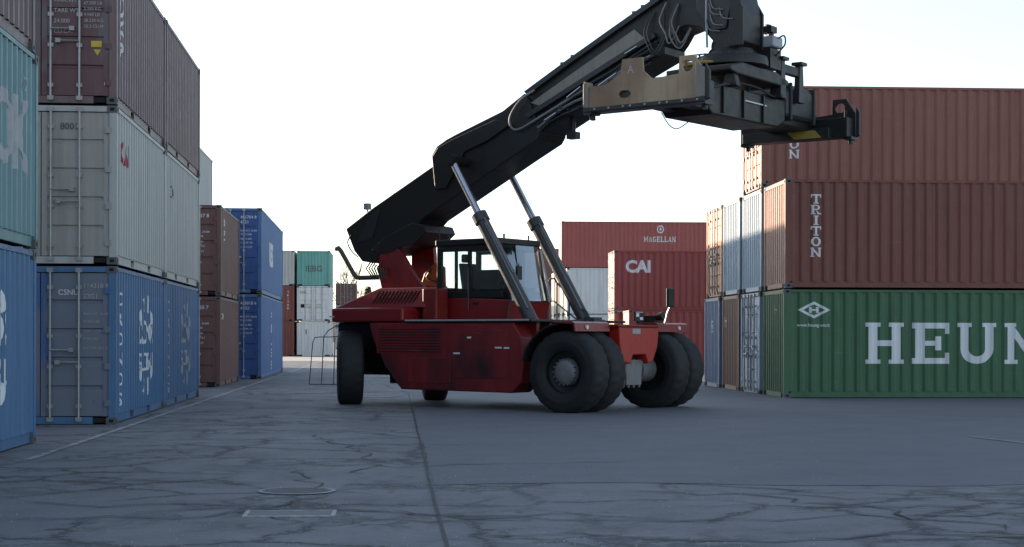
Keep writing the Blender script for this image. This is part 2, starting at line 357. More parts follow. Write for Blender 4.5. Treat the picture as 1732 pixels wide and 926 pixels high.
# ------------------------------------------------------------------ shipping containers
W = 2.438
def corr_profile(a, b, pitch, depth):
    n = max(1, round((b - a) / pitch)); p = (b - a) / n; pts = []
    for i in range(n):
        x = a + i * p
        pts += [(x, 0), (x + p * .26, 0), (x + p * .5, depth), (x + p * .76, depth)]
    pts.append((b, 0))
    return pts
def prof_at(pts, x):
    if x <= pts[0][0] or x >= pts[-1][0]: return 0.0
    for (a, da), (b, db) in zip(pts, pts[1:]):
        if a <= x <= b: return da + (db - da) * (x - a) / max(1e-9, b - a)
    return 0.0

def put_text(parent, t, mat, face, L, name='lettering', prof=None, base=0.0, label=None):
    """lay flat lettering t=(verts,faces) given in (along, height) on a face of the container, following its corrugation"""
    bm = bmesh.new(); vs = [bm.verts.new((x, 0, z)) for x, z in t[0]]
    for f in t[1]:
        try: bm.faces.new([vs[i] for i in f])
        except ValueError: pass
    if prof:
        lo = min(x for x, _ in t[0]); hi = max(x for x, _ in t[0])
        for (px, _) in prof:
            if lo < px < hi:
                bmesh.ops.bisect_plane(bm, geom=bm.verts[:] + bm.edges[:] + bm.faces[:], plane_co=(px, 0, 0), plane_no=(1, 0, 0), dist=1e-5)
    for v in bm.verts:
        d = base + (prof_at(prof, v.co.x) if prof else 0.0) - 0.005
        x, z = v.co.x, v.co.z
        if face == 'side': v.co = (x, d, z)
        else: v.co = (d, W - x, z)
    want = Vector((0, -1, 0)) if face == 'side' else Vector((-1, 0, 0))
    bm.normal_update()
    for f in bm.faces:
        if f.normal.dot(want) < 0: f.normal_flip()
    me = bpy.data.meshes.new(name); bm.to_mesh(me); bm.free(); me.materials.append(M[mat])
    o = bpy.data.objects.new(name, me); COL.objects.link(o); o.parent = parent
    if label: o['label'] = label
    return o

_shared = {}
def shared(key, name, mats, parent, make, smooth=None, loc=None):
    """one mesh per kind of part and paint, shared by every container that has it"""
    if key not in _shared:
        mb = MB(); make(mb); o = mb.build(name, mats, parent, smooth); _shared[key] = o.data
    else:
        o = bpy.data.objects.new(name, _shared[key]); COL.objects.link(o); o.parent = parent
    if loc: o.location = loc
    return o

def casting_mesh(mb):
    a, b, h = .178, .162, .118
    mb.box(0.012, a - .012, 0.012, b - .012, .002, h - .002, 1)            # dark core seen through the slots
    t = .012
    for x0, x1, y0, y1, z0, z1 in ((0, a, 0, b, 0, t), (0, a, 0, b, h - t, h)): mb.box(x0, x1, y0, y1, z0, z1)
    for y0, y1 in ((0, .011), (b - .011, b)):                              # slotted walls
        mb.box(0, .05, y0, y1, t, h - t); mb.box(a - .05, a, y0, y1, t, h - t); mb.box(.05, a - .05, y0, y1, t, .034); mb.box(.05, a - .05, y0, y1, h - .034, h - t)
    for x0, x1 in ((0, .011), (a - .011, a)):
        mb.box(x0, x1, .011, .045, t, h - t); mb.box(x0, x1, b - .045, b - .011, t, h - t); mb.box(x0, x1, .045, b - .045, t, .034); mb.box(x0, x1, .045, b - .045, h - .034, h - t)

def container(label, loc, rz, length, mat, H=2.591, end='door', door_mat=None, texts=(), group='stacked shipping containers', cast='casting', rodmat='rod', rail=None):
    L = 6.058 if length == 20 else 12.192
    dm = door_mat or mat; rail = rail or mat
    t = thing('shipping_container', label, 'container', loc, rz, group)
    # frame
    def frame(mb):
        for x0 in (0.004, L - .124):
            for y0 in (0.004, W - .124): mb.box(x0, x0 + .12, y0, y0 + .12, .118, H - .118)
        for y0 in (0.010, W - .07): mb.box(.178, L - .178, y0, y0 + .06, H - .075, H - .012)      # top rails
        for x0 in (0.010, L - .08): mb.box(x0, x0 + .07, .162, W - .162, H - .10, H - .008)
    shared(('frame', L, H, rail), 'frame', rail, t, frame)
    def sill(mb):
        mb.box(0, .1, .38, W - .38, .012, .125)
        mb.box(.03, .1, .162, .38, .03, .110, 1); mb.box(.03, .1, W - .38, W - .162, .03, .110, 1)
    for x0 in (.02, L - .12): shared(('sill', rail), 'sill', [rail, 'dark'], t, sill, None, (x0, 0, 0))
    for yside in (0, 1):
        def brail(mb):
            y0 = 0.050 if yside == 0 else W - .100
            if length == 20:
                xs = [.178, L / 2 - 1.2, L / 2 - .84, L / 2 + .84, L / 2 + 1.2, L - .178]
                for a, b_ in ((0, 1), (2, 3), (4, 5)): mb.box(xs[a], xs[b_], y0, y0 + .05, .02, .165)
                for a, b_ in ((1, 2), (3, 4)):
                    mb.box(xs[a], xs[b_], y0, y0 + .05, .145, .165); mb.box(xs[a], xs[b_], y0, y0 + .05, .02, .032)
                    mb.box(xs[a], xs[b_], y0 + (.08 if yside == 0 else -.08), y0 + .05 + (.08 if yside == 0 else -.08), .03, .146, 1)
            else: mb.box(.178, L - .178, y0, y0 + .05, .02, .165)
        shared(('brail', L, rail, yside), 'bottom_rail', [rail, 'dark'], t, brail)
    # roof and floor
    shared(('roof', L, H, mat), 'roof', mat, t, lambda mb: mb.box(.08, L - .08, .07, W - .07, H - .03, H - .014))
    shared(('floor', L), 'floor', 'dark', t, lambda mb: mb.box(.12, L - .12, .065, W - .065, .125, .16))
    # corrugated side walls
    sp = corr_profile(.124, L - .124, .278, .036)
    for yside in (0, 1):
        def side(mb):
            z0, z1 = .16, H - .07; n = len(sp)
            ys = [(.018 + d if yside == 0 else W - .018 - d) for _, d in sp]
            v = [(p[0], y, z0) for p, y in zip(sp, ys)] + [(p[0], y, z1) for p, y in zip(sp, ys)]
            mb.add(v, [(i, i + 1, i + 1 + n, i + n) for i in range(n - 1)])
        shared(('side', L, H, mat, yside), 'side_wall', mat, t, side)
    # blank ends
    ep = corr_profile(.124, W - .124, .25, .045)
    def endwall(x, sgn):
        def mk(mb):
            z0, z1 = .11, H - .09; n = len(ep)
            v = [(x + sgn * (.02 + d), W - p, z0) for p, d in ep] + [(x + sgn * (.02 + d), W - p, z1) for p, d in ep]
            mb.add(v, [(i, i + 1, i + 1 + n, i + n) for i in range(n - 1)])
        return mk
    shared(('end', L, H, mat, 1), 'end_wall', mat, t, endwall(L, -1))
    if end == 'wall': shared(('end0', H, dm), 'end_wall', dm, t, endwall(0, 1))
    else:
        zt = H - .115; hp = zt - .14
        for k in (0, 1):
            def door(mb):
                y0, y1 = (.130, W / 2 - .008) if k == 0 else (W / 2 + .008, W - .130)
                pr = [(.09, .135)]; z = .14; n = 5; g = .07
                for i in range(n):
                    za = .14 + hp * i / n; zb = .14 + hp * (i + 1) / n
                    pr += [(.035, za + (g / 2 if i else 0)), (.035, zb - (g / 2 if i < n - 1 else 0))]
                    if i < n - 1: pr += [(.062, zb - g / 4), (.062, zb + g / 4)]
                pr.append((.09, zt))
                m_ = len(pr)
                ya, yb = y0 + .09, y1 - .09
                mb.add([(p[0], ya, p[1]) for p in pr] + [(p[0], yb, p[1]) for p in pr], [(i, i + 1, i + 1 + m_, i + m_) for i in range(m_ - 1)])
                mb.box(.028, .09, y0, ya, .135, zt); mb.box(.028, .09, yb, y1, .135, zt)
            d = shared(('door', H, dm, k), 'door', dm, t, door)
            def gasket(mb):
                y0, y1 = (.124, .131) if k == 0 else (W - .131, W - .124)
                mb.box(.045, .09, y0, y1, .13, zt); mb.box(.045, .09, *( (.131, W/2) if k == 0 else (W/2, W-.131)), zt, zt + .012)
            shared(('gasket', H, k), 'gasket', 'dark', d, gasket)
            for j in (0, 1):
                y = (.60 + .46 * j) if k == 0 else W - (.60 + .46 * j)
                def rod(mb):
                    mb.tube([(-.012, 0, .05), (-.012, 0, H - .05)], .019, 8)
                    for zc in (.09, H - .07): mb.box(-.03, .02, -.05, .05, zc - .035, zc + .035)
                    for zc in (.30, .95, 1.45, H - .35): mb.box(-.02, .03, -.045, .045, zc - .03, zc + .03)
                shared(('rod', H, rodmat), 'lock_rod', rodmat, d, rod, 30, (0, y, 0))
                def handle(mb):
                    s_ = 1 if k == 0 else -1
                    mb.tube([(-.035, 0, 0), (-.035, s_ * .38 * (1 if j == 0 else -1), 0)], .014, 6)
                    mb.box(-.05, .03, *sorted((s_ * .30 * (1 if j == 0 else -1), s_ * .38 * (1 if j == 0 else -1))), -.035, .035)
                shared(('handle', k, j, rodmat), 'handle', rodmat, d, handle, None, (0, y, 1.02 + .2 * j))
            for zc in (.35, .95, 1.55, H - .4):
                def hinge(mb):
                    mb.box(.0, .03, *((.09, .19) if k == 0 else (W - .19, W - .09)), -.05, .05)
                shared(('hinge', k, dm), 'hinge', dm, d, hinge, None, (-.006, 0, zc))
    for cx in (0, 1):
        for cy in (0, 1):
            for cz in (0, 1):
                shared(('cast', cast), 'corner_casting', [cast, 'dark'], t, casting_mesh, None, (cx * (L - .178), cy * (W - .162), cz * (H - .118)))
    for (tt, lm, face) in texts:
        if face == 'side': put_text(t, tt, lm, 'side', L, prof=sp, base=.018)
        elif face == 'end': put_text(t, tt, lm, 'end', L, prof=ep, base=.02)
        else: put_text(t, tt, lm, 'end', L, base=.028)
    return t

def door_codes(ident, lines, lm='letter_dim', size=.105, x=W / 2 + .62, H=2.591):
    """rows of small code lettering on the right hand door, clear of the grooves"""
    out = []
    for i, s in enumerate(ident): out.append((moved(text_tris(s, size * 1.15, .01), x, H - .36 - i * .17), lm, 'door'))
    for i, s in enumerate(lines): out.append((moved(text_tris(s, size * .62, .008), x, H - .80 - i * .125 - .03 * (i // 2)), lm, 'door'))
    return out

def vstack(s, size, x, ztop, step, bold=.02):
    vs = []; fs = []
    for i, ch in enumerate(s):
        if ch == ' ': continue
        a = text_tris(ch, size, bold); xs = [p[0] for p in a[0]]; w_ = max(xs) - min(xs)
        o = len(vs); q = moved(a, x - min(xs) - w_ / 2, ztop - i * step - size * .72)
        vs += q[0]; fs += [tuple(k + o for k in f) for f in q[1]]
    return vs, fs

def globe_logo(cx, cz, r, l1, l2):
    """striped disc with two lines of lettering across its middle"""
    out = []
    for sgn in (1, -1):
        for a0 in (-54, -18, 18, 54):
            ang = R(90 + a0) * sgn
            ca, sa = math.cos(ang), math.sin(ang)
            p = [(cx + (rr * ca - w_ * sa) , cz + (rr * sa + w_ * ca) ) for rr, w_ in ((r * .66, -.05), (r * .98, -.14), (r * .98, .14), (r * .66, .05))]
            out.append(p)
    t = poly_tris([[(x, cz + (z - cz) * 1.0) for x, z in p] for p in out])
    res = [t]
    for s, z, sz in ((l1, cz + .03, .62), (l2, cz - .46, .46)):
        a = text_tris(s, sz, .012); xs = [p[0] for p in a[0]]; w_ = max(xs) - min(xs); k = (2 * r * .98) / w_
        res.append(([(cx + (x - min(xs) - w_ / 2) * k, z + y) for x, y in a[0]], a[1]))
    return res

GAP = .028
def tiers(H): return [0, H + GAP, 2 * (H + GAP)]
aL = R(90) + 0.0098
def Lp(x, y, d):      # point d metres along a left stack
    return (x - math.sin(-0.0098) * 0 + d * math.cos(aL), y + d * math.sin(aL))
Z = tiers(2.591); ZH = tiers(2.896)

# nearest left stack (40 ft), far corner near (-4.81, 22.0)
nx, ny = -4.81 - 12.192 * math.cos(aL), 22.0 - 12.192 * math.sin(aL)
logo = globe_logo(9.6, 1.30, 1.05, 'CRONOS', 'GLOBAL')
container('bright blue container at bottom of nearest left stack, under the teal one', (nx, ny, 0), aL, 40, 'blue', texts=[(g, 'letter', 'side') for g in logo], rail='blue')
tl = [(moved(text_tris('OK', 1.3, .025), 9.75, .98), 'letter_dim', 'side'), (moved(text_tris('2 7', .26, .01), 11.25, 2.02), 'letter_dim', 'side'), (moved(text_tris('22', .26, .01), 11.20, 1.70), 'letter_dim', 'side')]
container('teal container with big white letters, second tier of nearest left stack', (nx + .02, ny, Z[1]), aL, 40, 'teal', texts=tl)
container('faded maroon container topping the nearest left stack above the teal one', (nx, ny - .1, Z[2]), aL, 40, 'maroon')

# column A / B
codes1 = door_codes(['114318 8', '22G1'], ['MAX.WT. 30.480 KGS', '67.200 LBS', 'TARE 2.230 KGS', '4.920 LBS', 'CU.CAP. 33.2 CU.M'], x=1.90, size=.095)
Ax, Ay = -4.53, 26.563
lg = globe_logo(3.55, 1.28, .95, 'CRONOS', 'GLOBAL')
vt = vstack('CRONOS', .30, .62, 2.18, .335)
container('blue container with grey patched doors marked CSNU, bottom of the second left stack', (Ax, Ay, 0), aL, 20, 'blue', door_mat='blue_door',
          texts=[(g, 'letter', 'side') for g in lg] + [(vt, 'letter', 'side'), (moved(text_tris('CSNU', .125, .012), 1.50, 2.12), 'letter', 'door')] + codes1)
container('light grey container with red lettering and closed grey doors, middle of second left stack', (Ax + .01, Ay - .02, Z[1]), aL, 20, 'grey', door_mat='grey_door',
          texts=[(moved(text_tris('CAI', .52, .03), .55, 1.72), 'letter_red', 'side'), (moved(text_tris('8001', .15, .01), 1.52, 2.20), 'letter_dark', 'door')])
container('faded maroon container with doors and yellow sticker, top of second left stack', (Ax, Ay, Z[2]), aL, 20, 'maroon', door_mat='maroon_door',
          texts=[(moved(text_tris('NOVA', .52, .02), .42, 2.35, 1, 1, -90), 'letter', 'side')] +
                [(moved(text_tris(s, .095, .01), 1.42, 1.66 - .17 * i), 'letter_dim', 'door') for i, s in enumerate(['MAX.WT.', 'TARE WT.', '24.000', 'CU.CAP.'])] +
                [(moved(text_tris(s, .072, .008), 1.90, 1.72 - .095 * i), 'letter_dim', 'door') for i, s in enumerate(['30.480 KG', '67.200 LB', '2.250 KG', '4.960 LB', '28.230 KG', '33.2 CU.M'])] +
                [(poly_tris([rc(2.02, 2.19, .93, 1.03)]), 'yellow_sticker', 'door'), (poly_tris([[(2.06, .89), (2.18, .89), (2.12, .79)]]), 'yellow_sticker', 'door'), (poly_tris([rc(2.23, 2.32, .30, .36)]), 'letter', 'door')])
bx, by = Lp(Ax, Ay, 6.058 + .075)
container('duller blue container with white globe logo behind the CSNU one, bottom tier', (bx, by, 0), aL, 20, 'blue_dark' if False else 'blue', texts=[(g, 'letter_dim', 'side') for g in lg] + [(vt, 'letter_dim', 'side')], end='wall')
container('light grey container with small dark letters, second tier behind the doored grey one', (bx, by, Z[1]), aL, 20, 'grey', texts=[(moved(text_tris('CAI', .36, .01), .8, 1.70), 'letter_dark', 'side')], end='wall')
container('streaky maroon container at the top far end of the second left stack', (bx + .01, by, Z[2]), aL, 20, 'maroon', end='wall')

# brown pair
cx_, cy_ = -4.95, 46.25
ids = ['MAX.WT. 24.000', 'TARE 2.200', 'NET 21.800', 'CU.CAP. 33.1', '1.170 CU.FT']
container('brown container marked tex, lower of the left pair with white door codes', (cx_, cy_, 0), aL, 20, 'brown', texts=[(moved(text_tris('tex', .36, .02), .55, 1.95), 'letter', 'side')] + door_codes(['204155 7', '22G1'], ids, 'letter', .125, x=1.55))
container('brown container marked AZ, upper of the left pair with white door codes', (cx_ + .01, cy_, Z[1]), aL, 20, 'brown', texts=[(moved(text_tris('A', .40, .02), 1.05, 2.0), 'letter', 'side'), (moved(text_tris('Z', .40, .02), 1.05, 1.65), 'letter', 'side')] + door_codes(['201437 8', '2251'], ids, 'letter', .125, x=1.55))

# blue high pair
dx_, dy_ = -4.5, 54.9
container('tall blue container with vertical white letters, lower of the far left blue pair', (dx_, dy_, 0), aL, 40, 'blue_far', H=2.896, door_mat='blue_dark', texts=[(vstack('PIUES', .42, 5.4, 2.35, .45, .03), 'letter', 'side')] + door_codes(['403018 6', '45G1'], ids, 'letter', .125, x=1.72, H=2.896))
container('tall blue container marked UES, upper of the far left blue pair', (dx_, dy_, ZH[1]), aL, 40, 'blue_far', H=2.896, door_mat='blue_dark', texts=[(moved(text_tris('UES', 1.15, .04), 4.2, 1.15), 'letter', 'side')] + door_codes(['401704 8', '4251'], ids, 'letter', .125, x=1.72, H=2.896))
# second row left, three high
for k, (m_, lb) in enumerate((('brown', 'brown tall container hidden low behind the blue pair'), ('brown', 'brown tall container in the middle tier behind the blue pair'), ('grey', 'pale grey container rising above the brown pair at left'))):
    container(lb, (-7.4, dy_, ZH[k]), aL, 40, m_, H=2.896, end='wall')
# rows farther left that throw the yard into shade
for i, (x, y) in enumerate(((-14.0, 12.0), (-14.0, 24.6), (-11.5, 37.2), (-11.5, 50.0), (-14.0, 63.0), (-17.5, 76.0))):
    for k in range(3 if i == 1 else 2):
        container('%s container, %s tier, %s of the unseen row behind the left stacks' % (('brown', 'grey', 'blue')[(i + k) % 3], ('bottom', 'second', 'top')[k], ('first', 'second', 'third', 'fourth', 'fifth', 'last')[i]), (x, y, Z[k]), R(90), 40, ('brown', 'grey', 'blue')[(i + k) % 3], end='wall')

# far left stack at about 106 m
fx = -7.2
container('white container with plain end and dark mark, bottom of the far stack', (fx + W, 119.5, 0), R(90), 20, 'white', end='wall', texts=[(moved(text_tris('I', .50, .02), .62, 1.65), 'letter_dark', 'end')])
container('white container with closed doors in the middle of the far stack', (fx + W, 119.5, Z[1]), R(90), 20, 'white', end='door', rodmat='letter_dim', texts=[(moved(text_tris('TEXL', .22, .01), .2, 2.05), 'letter_dark', 'door'), (poly_tris([rc(.28, .55, .98, 1.25)]), 'dark', 'door')])
container('sea green container on top of the far stack', (fx + W, 119.5, Z[2]), R(90), 20, 'green_pale', end='wall', texts=[(moved(text_tris('IEBG', .62, .02), .62, 1.05), 'letter_dark', 'end')])
for k, (m_, lb) in enumerate((('triton', 'dark red container at the foot of the far stack left of the white ones'), ('triton', 'dark red container, middle tier left of the far white ones'), ('grey', 'pale grey container left of the sea green one'))):
    container(lb, (fx - .18, 119.2, Z[k]), R(90), 20, m_, end='wall', texts=[(vstack('TRITON', .20, W - .45, 2.2, .24), 'letter', 'end')] if k == 1 else ())
# beyond it
for k, (m_, lb) in enumerate((('grey', 'grey container at bottom of the most distant stack'), ('grey', 'grey container in the middle of the most distant stack'), ('brown', 'small brown container topping the most distant stack near the bare tree'))):
    container(lb, (-4.55, 192, Z[k]), R(90), 20, m_, end='door')

# right hand rows, ends towards the lane
aR = -0.0199
rx, ry = 9.322, 37.85
def Rp(s, t): return (rx + math.cos(aR) * s - math.sin(aR) * t, ry + math.sin(aR) * s + math.cos(aR) * t)
HR = 2.62; ZR = [0, HR + GAP, 2 * (HR + GAP)]
heung = moved(slab_tris('HEUNG', .945, .99, .22), 2.0, .83)
dia = []
o_, i_ = [(-.40, 0), (0, .205), (.40, 0), (0, -.205)], [(-.27, 0), (0, .135), (.27, 0), (0, -.135)]
for k in range(4): dia.append([o_[k], o_[(k + 1) % 4], i_[(k + 1) % 4], i_[k]])
dia += [rc(-.12, -.055, -.072, .072), rc(.055, .12, -.072, .072), rc(-.055, .055, -.018, .018)]
dia_t = moved(poly_tris(dia), .74, 2.12)
container('dark green container lettered HEUNG, bottom of the right stack', (*Rp(0, 0), 0), aR, 40, 'green', H=HR, end='wall',
          texts=[(heung, 'letter', 'side'), (dia_t, 'letter', 'side'), (moved(text_tris('www.heung-ans.k', .112, .012), .33, 1.72), 'letter', 'side'), (moved(text_tris('H', .26, .02), W / 2 + .1, 2.05), 'letter_dim', 'end')])
container('oxide red container lettered TRITON directly on the green one', (*Rp(.03, 0), ZR[1]), aR, 40, 'triton', H=HR, end='wall', door_mat='triton_end', texts=[(moved(slab_tris('TRITON', .27, .225, .14, True), .62, 2.03), 'letter', 'side')])
r2 = Rp(-.06, W + .10)
container('flaked blue and white container with doors, bottom of second right row', (*r2, 0), aR, 40, 'paleblue', H=HR, door_mat='blue_white')
container('pale blue container with a plain ribbed end, second tier beside the oxide red one', (*Rp(-.02, W + .10), ZR[1]), aR, 40, 'paleblue', H=HR, end='wall')
container('lighter red container with sunlit orange door end, highest of the right stacks', (*Rp(-.02, W + .10), ZR[2]), aR, 40, 'triton_up', H=HR, door_mat='orange', texts=[(moved(slab_tris('TRITON', .27, .225, .14, True), .72, 2.03), 'letter', 'side')])  # orange on the door end imitates sunlight falling there
container('rust brown container end with white letters, bottom of third right row', (*Rp(-.10, 2 * W + .2), 0), aR, 40, 'rust_brown', H=HR, end='wall', texts=[(moved(text_tris('hi', .42, .02), .35, 1.75), 'letter', 'end')])
container('pale grey blue container end, second tier of third right row', (*Rp(-.08, 2 * W + .2), ZR[1]), aR, 40, 'paleblue', H=HR, end='wall')
container('slate blue container end with square white logo, farthest bottom of right block', (*Rp(-.16, 3 * W + .32), 0), aR, 40, 'slate', H=HR, end='wall', texts=[(poly_tris([rc(.95, 1.0, 1.6, 1.95), rc(1.35, 1.4, 1.6, 1.95), rc(1.0, 1.35, 1.9, 1.95), rc(1.0, 1.35, 1.6, 1.65), [(1.0, 1.9), (1.12, 1.9), (1.35, 1.65), (1.23, 1.65)]]), 'letter', 'end')])
container('orange container with rusty door gear, second tier of farthest right row', (*Rp(-.10, 3 * W + .32), ZR[1]), aR, 40, 'orange', H=HR, texts=())

# middle distance: CAI block, sunlight on its ends put in as cream
container('deep red container low in front of the CAI one', (9.72, 66.0, 0), -0.026, 40, 'cai', end='wall', door_mat='cream')
container('deep red container low beneath the CAI one', (9.45, 68.55, 0), -0.026, 40, 'cai', end='door', door_mat='cream')
container('deep red container lettered CAI, second tier of middle block', (9.45, 68.55, Z[1]), -0.026, 40, 'cai', end='door', door_mat='cream', texts=[(moved(text_tris('CAI', .70, .045, .95), .50, 1.66), 'letter', 'side')])
# far block with MAGELLAN on top, sunlit ends coloured cream
mx, my = 10.45, 100.0
drop = poly_tris(arc(0, 0, (.27, .3), (.19, .21), 0, 360, 20) + [[(-.1, -.04), (0, -.12), (.1, -.04), (0, .18)]])
mag = slab_tris('MAGELLAN', .22, .34, .16); mag_c = moved(drop, 6.25, 2.42, .85, .85)
container('brick red container lettered MAGELLAN on top of the far block', (mx, my, ZH[2]), -0.026, 40, 'magellan', H=2.896, end='wall', door_mat='cream', texts=[(moved(mag, 5.2, 1.62), 'letter', 'side'), (mag_c, 'letter', 'side')])
nth = ('front', 'second', 'third', 'fourth')
for r_ in range(4):
    for k in range(2):
        m_ = 'white' if r_ == 0 else 'cream'
        container('%s container with sunlit end, %s tier, %s row of the far block' % ('white' if r_ == 0 else 'cream', ('bottom', 'second')[k], nth[r_]), (mx + .35 - .02 * r_, my + r_ * (W + .08), ZH[k]), -0.026, 40, m_, H=2.896, end='wall', door_mat='cream')
for k in range(3):
    container('brown container, %s tier of the distant stack behind the cab' % ('bottom', 'middle', 'top')[k], (9.0, 131, ZH[k]), 0, 20, 'brown', H=2.896, end='wall')

# ------------------------------------------------------------------ ground
MB().add([(-900, -60, 0), (900, -60, 0), (900, 1500, 0), (-900, 1500, 0)], [(0, 1, 2, 3)]).build('ground', 'asphalt', kind='structure')
mb = MB(); pts = []
rnd = random.Random(3)
edge = []
y = 15.5
xs = [.40 + i * .6 for i in range(70)]
front = [(x, 15.55 + .25 * math.sin(x * .9) + rnd.uniform(-.07, .07)) for x in xs]
back = [(42, 62), (.55, 62)]
left = [(.40 + rnd.uniform(-.03, .03) + .004 * (40 - yy) * 0, yy) for yy in range(60, 16, -2)]
poly = front + back + left
mb.add([(a, b, .004) for a, b in poly], [tuple(range(len(poly)))])
mb.build('resurfaced_road', 'asphalt_new', kind='structure')
MB().add([(-30, 96, .004), (60, 96, .004), (60, 116, .004), (-30, 116, .004)], [(0, 1, 2, 3)]).build('sunlit_strip', 'pale_ground', kind='structure')  # pale sheet stands in for far ground lit by the sun
# tar joint along the edge of the newer surface and on towards the camera
mb = MB(); pj = [(.36 + .006 * math.sin(yy * .7) + rnd.uniform(-.004, .004), yy) for yy in [4 + i * .6 for i in range(62)]]
n = len(pj); mb.add([(a - .012, b, .009) for a, b in pj] + [(a + .012, b, .009) for a, b in pj], [(i, i + 1, i + 1 + n, i + n) for i in range(n - 1)])
mb.build('road_joint', 'tar', kind='structure')
# painted lines
def strip(name, pts, w, z=.008, mat='line'):
    mb = MB(); n = len(pts); v = []
    for i, p in enumerate(pts):
        q = Vector(pts[min(i + 1, n - 1)]) - Vector(pts[max(i - 1, 0)]); q = Vector((q.y, -q.x)).normalized() * w / 2
        v += [(p[0] - q.x, p[1] - q.y, z), (p[0] + q.x, p[1] + q.y, z)]
    mb.add(v, [(2 * i, 2 * i + 1, 2 * i + 3, 2 * i + 2) for i in range(n - 1)])
    return mb.build(name, mat, kind='structure')
strip('road_line', [(-4.25 - .0 * i, 19 + i * 3.0) for i in range(28)], .10)
strip('road_line', [(8.35, 22.9), (11.5, 22.6)], .07, .012)
strip('road_line', [(8.40, 22.75), (8.95, 20.0), (9.5, 17.2)], .09, .012)
# irregular cracks that the photo shows singly
def crack(x, y, hd, n, step, w, turn=.6, seed=0):
    r_ = random.Random(seed); pts = [(x, y)]; h_ = hd
    for _ in range(n):
        h_ = hd + r_.uniform(-turn, turn); x += math.cos(h_) * step; y += math.sin(h_) * step * r_.uniform(.6, 1.3); pts.append((x, y))
    mb = MB(); v = []
    for i, p in enumerate(pts):
        q = Vector(pts[min(i + 1, n)]) - Vector(pts[max(i - 1, 0)]); q = Vector((q.y, -q.x)).normalized() * w * r_.uniform(.3, 1.0) * (0.25 if i in (0, n) else 1)
        v += [(p[0] - q.x, p[1] - q.y), (p[0] + q.x, p[1] + q.y)]
    return [(a, b, .0065) for a, b in v], [(2 * i, 2 * i + 1, 2 * i + 3, 2 * i + 2) for i in range(n)]
mb = MB()
for i, (x, y, hd, n_) in enumerate(((-1.3, 24, -1.55, 26), (-.95, 17.5, -1.5, 22), (-2.6, 20.5, .1, 14), (-1.1, 18.2, .0, 14), (2.2, 15.0, -.4, 10), (3.0, 14.9, -1.2, 14), (.5, 12.6, .05, 22), (.5, 11.6, .1, 26), (-3.2, 14.2, .0, 18), (3.3, 15.2, -.25, 20), (5.2, 14.0, -.9, 8), (-3.6, 12.5, .3, 12), (-2.4, 27, .2, 10), (2.4, 13.6, .0, 16), (-4.0, 17, -.3, 12), (-1.4, 13.5, -.8, 10))):
    v, f = crack(x, y, hd, n_, .30, .020, .8, i); mb.add([(a, b, c + .0004 * i) for a, b, c in v], f)
mb.build('pavement_cracks', 'tar', kind='structure')

# loose grit
mb = MB(); r_ = random.Random(77)
for _ in range(900):
    y = 10.5 + 22 * r_.random() ** 1.6; x = r_.uniform(-.36, .27) * y; q = r_.uniform(.003, .009); a = r_.uniform(0, 3)
    mb.add([(x + q * math.cos(a + t), y + q * math.sin(a + t), .004) for t in (0, 1.6, 3.1, 4.7)] + [(x, y, .006 + q * .8)], [(0, 1, 4), (1, 2, 4), (2, 3, 4), (3, 0, 4)])
g = mb.build('loose_grit', 'pale_ground', kind='stuff'); g['label'] = 'small pale grit scattered over the asphalt in the foreground'; g['category'] = 'grit'
# manhole and rectangular cover
t = thing('manhole_cover', 'round iron manhole cover in the cracked asphalt, lower left', 'manhole', (-.90, 15.05, 0))
mb = MB(); mb.add([(.36 * math.cos(a), .36 * math.sin(a), .010) for a in [2 * math.pi * i / 40 for i in range(40)]] + [(.325 * math.cos(a), .325 * math.sin(a), .012) for a in [2 * math.pi * i / 40 for i in range(40)]], [(i, (i + 1) % 40, 40 + (i + 1) % 40, 40 + i) for i in range(40)]); mb.build('rim', 'iron_edge', t)
mb = MB(); mb.disc_z(0, 0, .002, .008, .322, 40)
for i in range(7):
    y0 = -.25 + i * .08; hw = math.sqrt(.30 ** 2 - y0 ** 2); mb.box(-hw, hw, y0 - .012, y0 + .012, .008, .0105)
mb.build('lid', 'iron', t)
t = thing('utility_cover', 'rectangular cover with bright worn frame nearest the camera', 'utility cover', (-.84, 13.12, 0))
mb = MB()
for x0, x1, y0, y1 in ((-.37, .37, .19, .225), (-.37, .37, -.225, -.19), (-.37, -.335, -.19, .19), (.335, .37, -.19, .19)): mb.box(x0, x1, y0, y1, .001, .012)
mb.build('frame', 'iron_edge', t); MB().box(-.333, .333, -.188, .188, .001, .0085).build('lid', 'iron', t)

# ------------------------------------------------------------------ distance
mb = MB()
for i in range(60):
    pass
t = thing('warehouse', 'long low pale warehouse on the horizon behind the machine tail', 'building', (-3.9, 232, 0))
MB().box(0, 40, 0, 20, 0, 5.0).build('wall', 'warehouse', t)
MB().prism([(-.6, 5.0), (40.6, 5.0), (40.6, 5.3), (36, 6.9), (4, 6.9), (-.6, 5.3)], -.5, 20.5).build('roof', 'whroof', t)
for i in range(6): MB().box(2 + i * 6.4, 5.4 + i * 6.4, -.06, .02, .2, 3.6).build('door', 'letter_dim', t)
# wooded rise behind
mb = MB(); xs = [-220 + i * 5 for i in range(110)]
hill = [6.5 + 2.2 * math.sin(x * .021 + .5) + 1.1 * math.sin(x * .083) + rnd.uniform(-.25, .25) for x in xs]
n = len(xs)
v = [(x, 420, -.5) for x in xs] + [(x, 450, h_) for x, h_ in zip(xs, hill)] + [(x, 620, h_ * 1.25) for x, h_ in zip(xs, hill)]
mb.add(v, [(i, i + 1, i + 1 + n, i + n) for i in range(n - 1)] + [(n + i, n + i + 1, n + i + 1 + n, 2 * n + i) for i in range(n - 1)])
mb.build('hills', 'leaf', None, 60, kind='structure')

